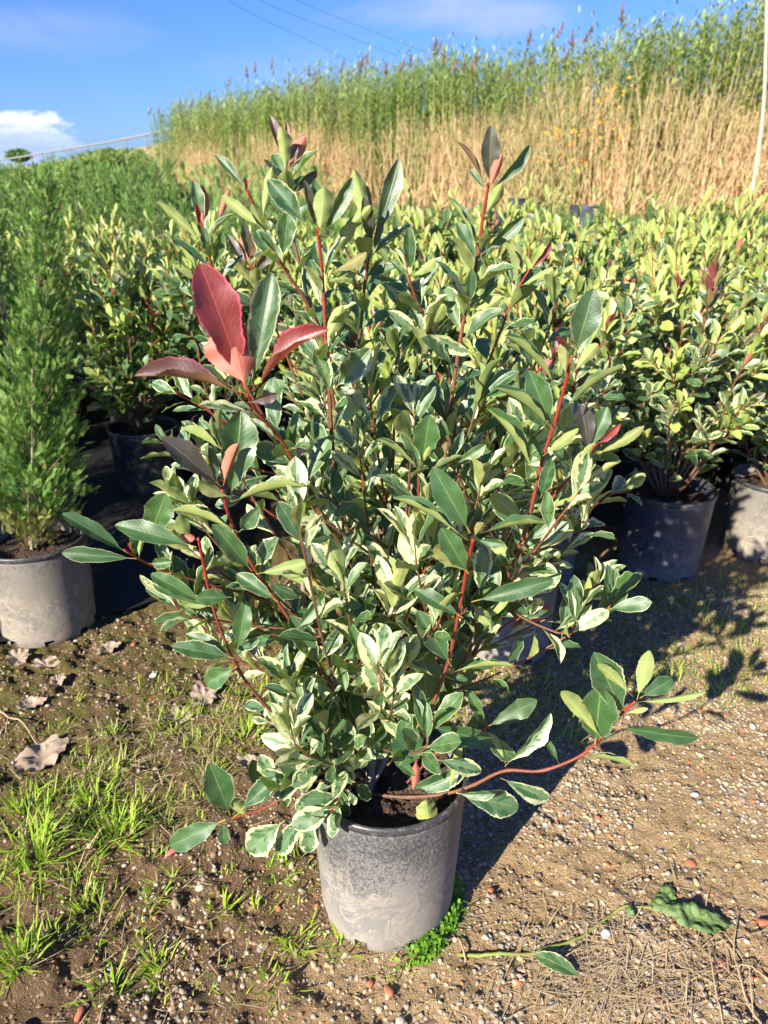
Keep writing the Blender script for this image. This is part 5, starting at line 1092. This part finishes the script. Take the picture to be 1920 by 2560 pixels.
# wilted big leaf with its stalk
wl = empty('wilted_leaf', tuple(G(1480, 1975))); tag(wl, 'large wilted green leaf with a long limp stalk on the gravel', 'wilted leaf')
O4 = np.array(wl.location); O4[2] = 0
def wleaf(cx, cy, R_, seed, asp=1.4, rot=0.0):
    g = G(cx, cy) - O4; a = Acc(); n = 60; rings = 12; th = np.linspace(0, 2 * np.pi, n, endpoint=False)
    ol = R_ * (1 - .12 * np.cos(th * 3 + seed) + .05 * np.sin(th * 9) + .04 * np.sin(th * 17)); q = np.linspace(0, 1, rings)[:, None]
    x = q * ol * np.cos(th) * asp; y = q * ol * np.sin(th) * .62; z = .006 + .018 * vnoise(x + seed, y, 45, seed) + .003 * np.abs(np.sin(x * 170 + y * 90)) - .006 * q ** 2 + .006 * vnoise(x, y, 110, 3)
    x, y = x * math.cos(rot) - y * math.sin(rot), x * math.sin(rot) + y * math.cos(rot)
    gx = x + g[0]; gy = y + g[1]
    i = np.arange(rings - 1)[:, None] * n; j = np.arange(n)[None]; j2 = (j + 1) % n
    a.add(np.stack([gx, gy, z + hfun(gx + O4[0], gy + O4[1])], -1).reshape(-1, 3), np.stack([i + j, i + n + j, i + n + j2, i + j2], -1).reshape(-1, 4)); a.build('leaf', M_WILT, wl)
wleaf(1500, 1985, .042, 1, 1.5, -.35); wleaf(1435, 1945, .030, 2, 1.1, .9); wleaf(1362, 1972, .012, 3, 1.0, 1.2)
wl.location = (O4[0], O4[1], 0)
a = Acc(); pts = [G(x, y) for x, y in ((990, 2062), (1080, 2064), (1180, 2052), (1250, 2025), (1300, 1990), (1340, 1965), (1400, 1960), (1500, 1985), (1560, 2010))]
pp = spline(pts, 50); pp[:, 2] = hfun(pp[:, 0], pp[:, 1]) + .006; tube(a, pp - O4, np.concatenate([np.linspace(.0032, .0022, 30), np.linspace(.0022, .001, 20)]), 7); a.build('stalk', M_WILTSTEM, wl)
# green weed at the foot of the pot
wd = empty('weed', (HX, HY, 0)); tag(wd, 'bright green creeping weed hugging the right foot of the pot', 'weed'); lb = LB(); r6 = random.Random(3)
for k in range(520):
    th = r6.choice([r6.gauss(-1.05, .16), r6.uniform(-.75, .15)]); q = .118 + r6.random() ** 1.5 * (.026 if th < -.8 else .014); x, y = q * math.cos(th), q * math.sin(th)
    zz = float(hfun(HX + x, HY + y)) + r6.random() * .022 * (1.2 - (q - .118) / .04); b = np.array([x, y, zz]); d = np.array([math.cos(th) + r6.gauss(0, .6), math.sin(th) + r6.gauss(0, .6), r6.gauss(.2, .3)]); d = nrm(d) * r6.uniform(.005, .009)
    lb.add(b, b + d, np.array([r6.gauss(0, .4), -.3, 1]), .008, .15, .1, 0, 0, 0, 1)
a = Acc(); lb.flush(a, 4, 3); a.build('foliage', M_WEED, wd)
a = Acc()
for k in range(14):
    th = r6.uniform(-1.2, .1); p0 = np.array([math.cos(th) * .12, math.sin(th) * .12, .0]); tube(a, spline([p0, p0 + [r6.gauss(.012, .01), r6.gauss(-.01, .01), .012], p0 + [r6.gauss(.02, .015), r6.gauss(-.015, .01), .018]], 6), (.0008, .0005), 3)
a.build('stems', M_WEED, wd)
# twigs
def twig(pts, r0, r1, lab, side=(), m=M_STRAW, h=.004):
    p = [G(x, y) for x, y in pts]; p = spline(p, 26); p[:, 2] = hfun(p[:, 0], p[:, 1]) + h + np.sin(np.linspace(0, 3.14, 26)) * .012; o0 = p[0].copy(); a = Acc(); tube(a, p - o0, (r0, r1), 5, (.4, 0, 0, 1))
    for s in side:
        q = spline([G(x, y) for x, y in s], 12); q[:, 2] = hfun(q[:, 0], q[:, 1]) + h + .006; tube(a, q - o0, (r1 * 1.2, r1 * .5), 4, (.4, 0, 0, 1))
    o = a.build('twig', m); o.location = tuple(o0); tag(o, lab, 'twig', 'dry twigs on the ground')
twig([(1655, 2235), (1610, 2150), (1585, 2060), (1590, 2000), (1600, 1960)], .0022, .001, 'forked dry twig at the bottom right corner', [[(1600, 2130), (1640, 2080), (1655, 2040)], [(1588, 2060), (1560, 2030), (1535, 2010)]])
twig([(1570, 2235), (1545, 2150), (1530, 2060), (1520, 2000), (1495, 1970)], .0016, .0008, 'thin pale root lying over the wilted leaf', [[(1540, 2130), (1500, 2100), (1470, 2090)]])
twig([(1660, 2110), (1620, 2095), (1580, 2080)], .0016, .0008, 'short twig touching the right edge of the picture', m=M_WOOD)
twig([(1180, 2110), (1230, 2070), (1275, 2040)], .0017, .0012, 'straight reddish stick pointing at the wilted stalk', m=M_WOOD)
twig([(0, 1545), (50, 1575), (90, 1620)], .0022, .0012, 'pale curved twig at the left edge', [[(20, 1556), (10, 1600)]])
twig([(990, 2030), (1000, 2060), (1006, 2075)], .0022, .0016, 'short brown stick below the pot', m=M_WOOD)
# brick bits and notable stones
def lump(px, py, sx, sy, sz, m, name, lab, cat, seed, ang=0., grp=None, c=(.5, .45, .38)):
    g = G(px, py); rr_ = np.random.default_rng(seed); V = np.sign(IC2) * np.abs(IC2) ** .55 if m is not M_STONE else IC2.copy(); V = V * (1 + rr_.normal(0, .06, (len(V), 1))) * [sx, sy, sz]
    a = Acc(); a.add(V, IF2, None, (*c, 1)); o = a.build(name, m, smooth=(m is M_STONE)); o.location = (g[0], g[1], float(hfun(g[0], g[1])) + sz * .45); o.rotation_euler = (rr_.normal(0, .12), rr_.normal(0, .12), ang); tag(o, lab, cat, grp)
bk = [(1493, 1858, .010, .008, 'orange brick chip below the shadow of the pot, rightmost big one'), (172, 2190, .011, .005, 'long red brick chip at the bottom left'), (1560, 2075, .009, .007, 'brick chip below the tip of the wilted leaf'), (1060, 1925, .006, .005, 'brick chip at the lower end of the pot shadow'), (840, 2140, .010, .006, 'brown brick chip under the pot'), (1650, 1990, .010, .006, 'brick chip at the right edge'), (290, 1400, .009, .006, 'orange brick chip on the moss behind'), (1290, 1768, .006, .004, 'small brick chip right of the shadow edge'), (800, 2120, .006, .005, 'small brick chip just left of the brown one'), (600, 1955, .006, .004, 'brick chip left of the pot foot')]
for k, (px, py, sx, sy, lab) in enumerate(bk): lump(px, py, sx, sy, .005, M_BRICK, 'brick_chip', lab, 'brick chip', k, k * 1.3, 'brick chips in the gravel')
sb = [(330, 1462, .013, .009, (.6, .56, .5), 'white pebble on the soil behind the lower left leaves'), (865, 2200, .009, .007, (.46, .40, .30), 'yellowish round pebble in the gravel below the pot'), (40, 2225, .016, .012, (.5, .46, .42), 'large grey stone at the bottom left corner'), (645, 1325, .010, .008, (.5, .42, .34), 'pale pebble beside the variegated leaves'), (432, 1912, .009, .007, (.56, .48, .34), 'cream pebble right of the pink leaf'), (1625, 1575, .009, .006, (.66, .62, .56), 'white pebble at the right, level with the long branch'), (1308, 2022, .008, .010, (.58, .55, .50), 'pale pointed stone by the limp stalk'), (1500, 1720, .010, .006, (.52, .49, .44), 'flat pale stone on the sunlit gravel')]
for k, (px, py, sx, sy, c, lab) in enumerate(sb): lump(px, py, sx, sy, sy * .7, M_STONE, 'pebble', lab, 'pebble', 20 + k, k * .9, 'larger pebbles', c)
lump(930, 2200, .024, .007, .003, M_WOOD, 'wood_chip', 'flat brown wood chip at the bottom edge below the pot', 'wood chip', 50, .75)
lump(1145, 2052, .010, .006, .003, M_WOOD, 'wood_chip', 'small tan wood chip between the stalk and the pot', 'wood chip', 51, .1)
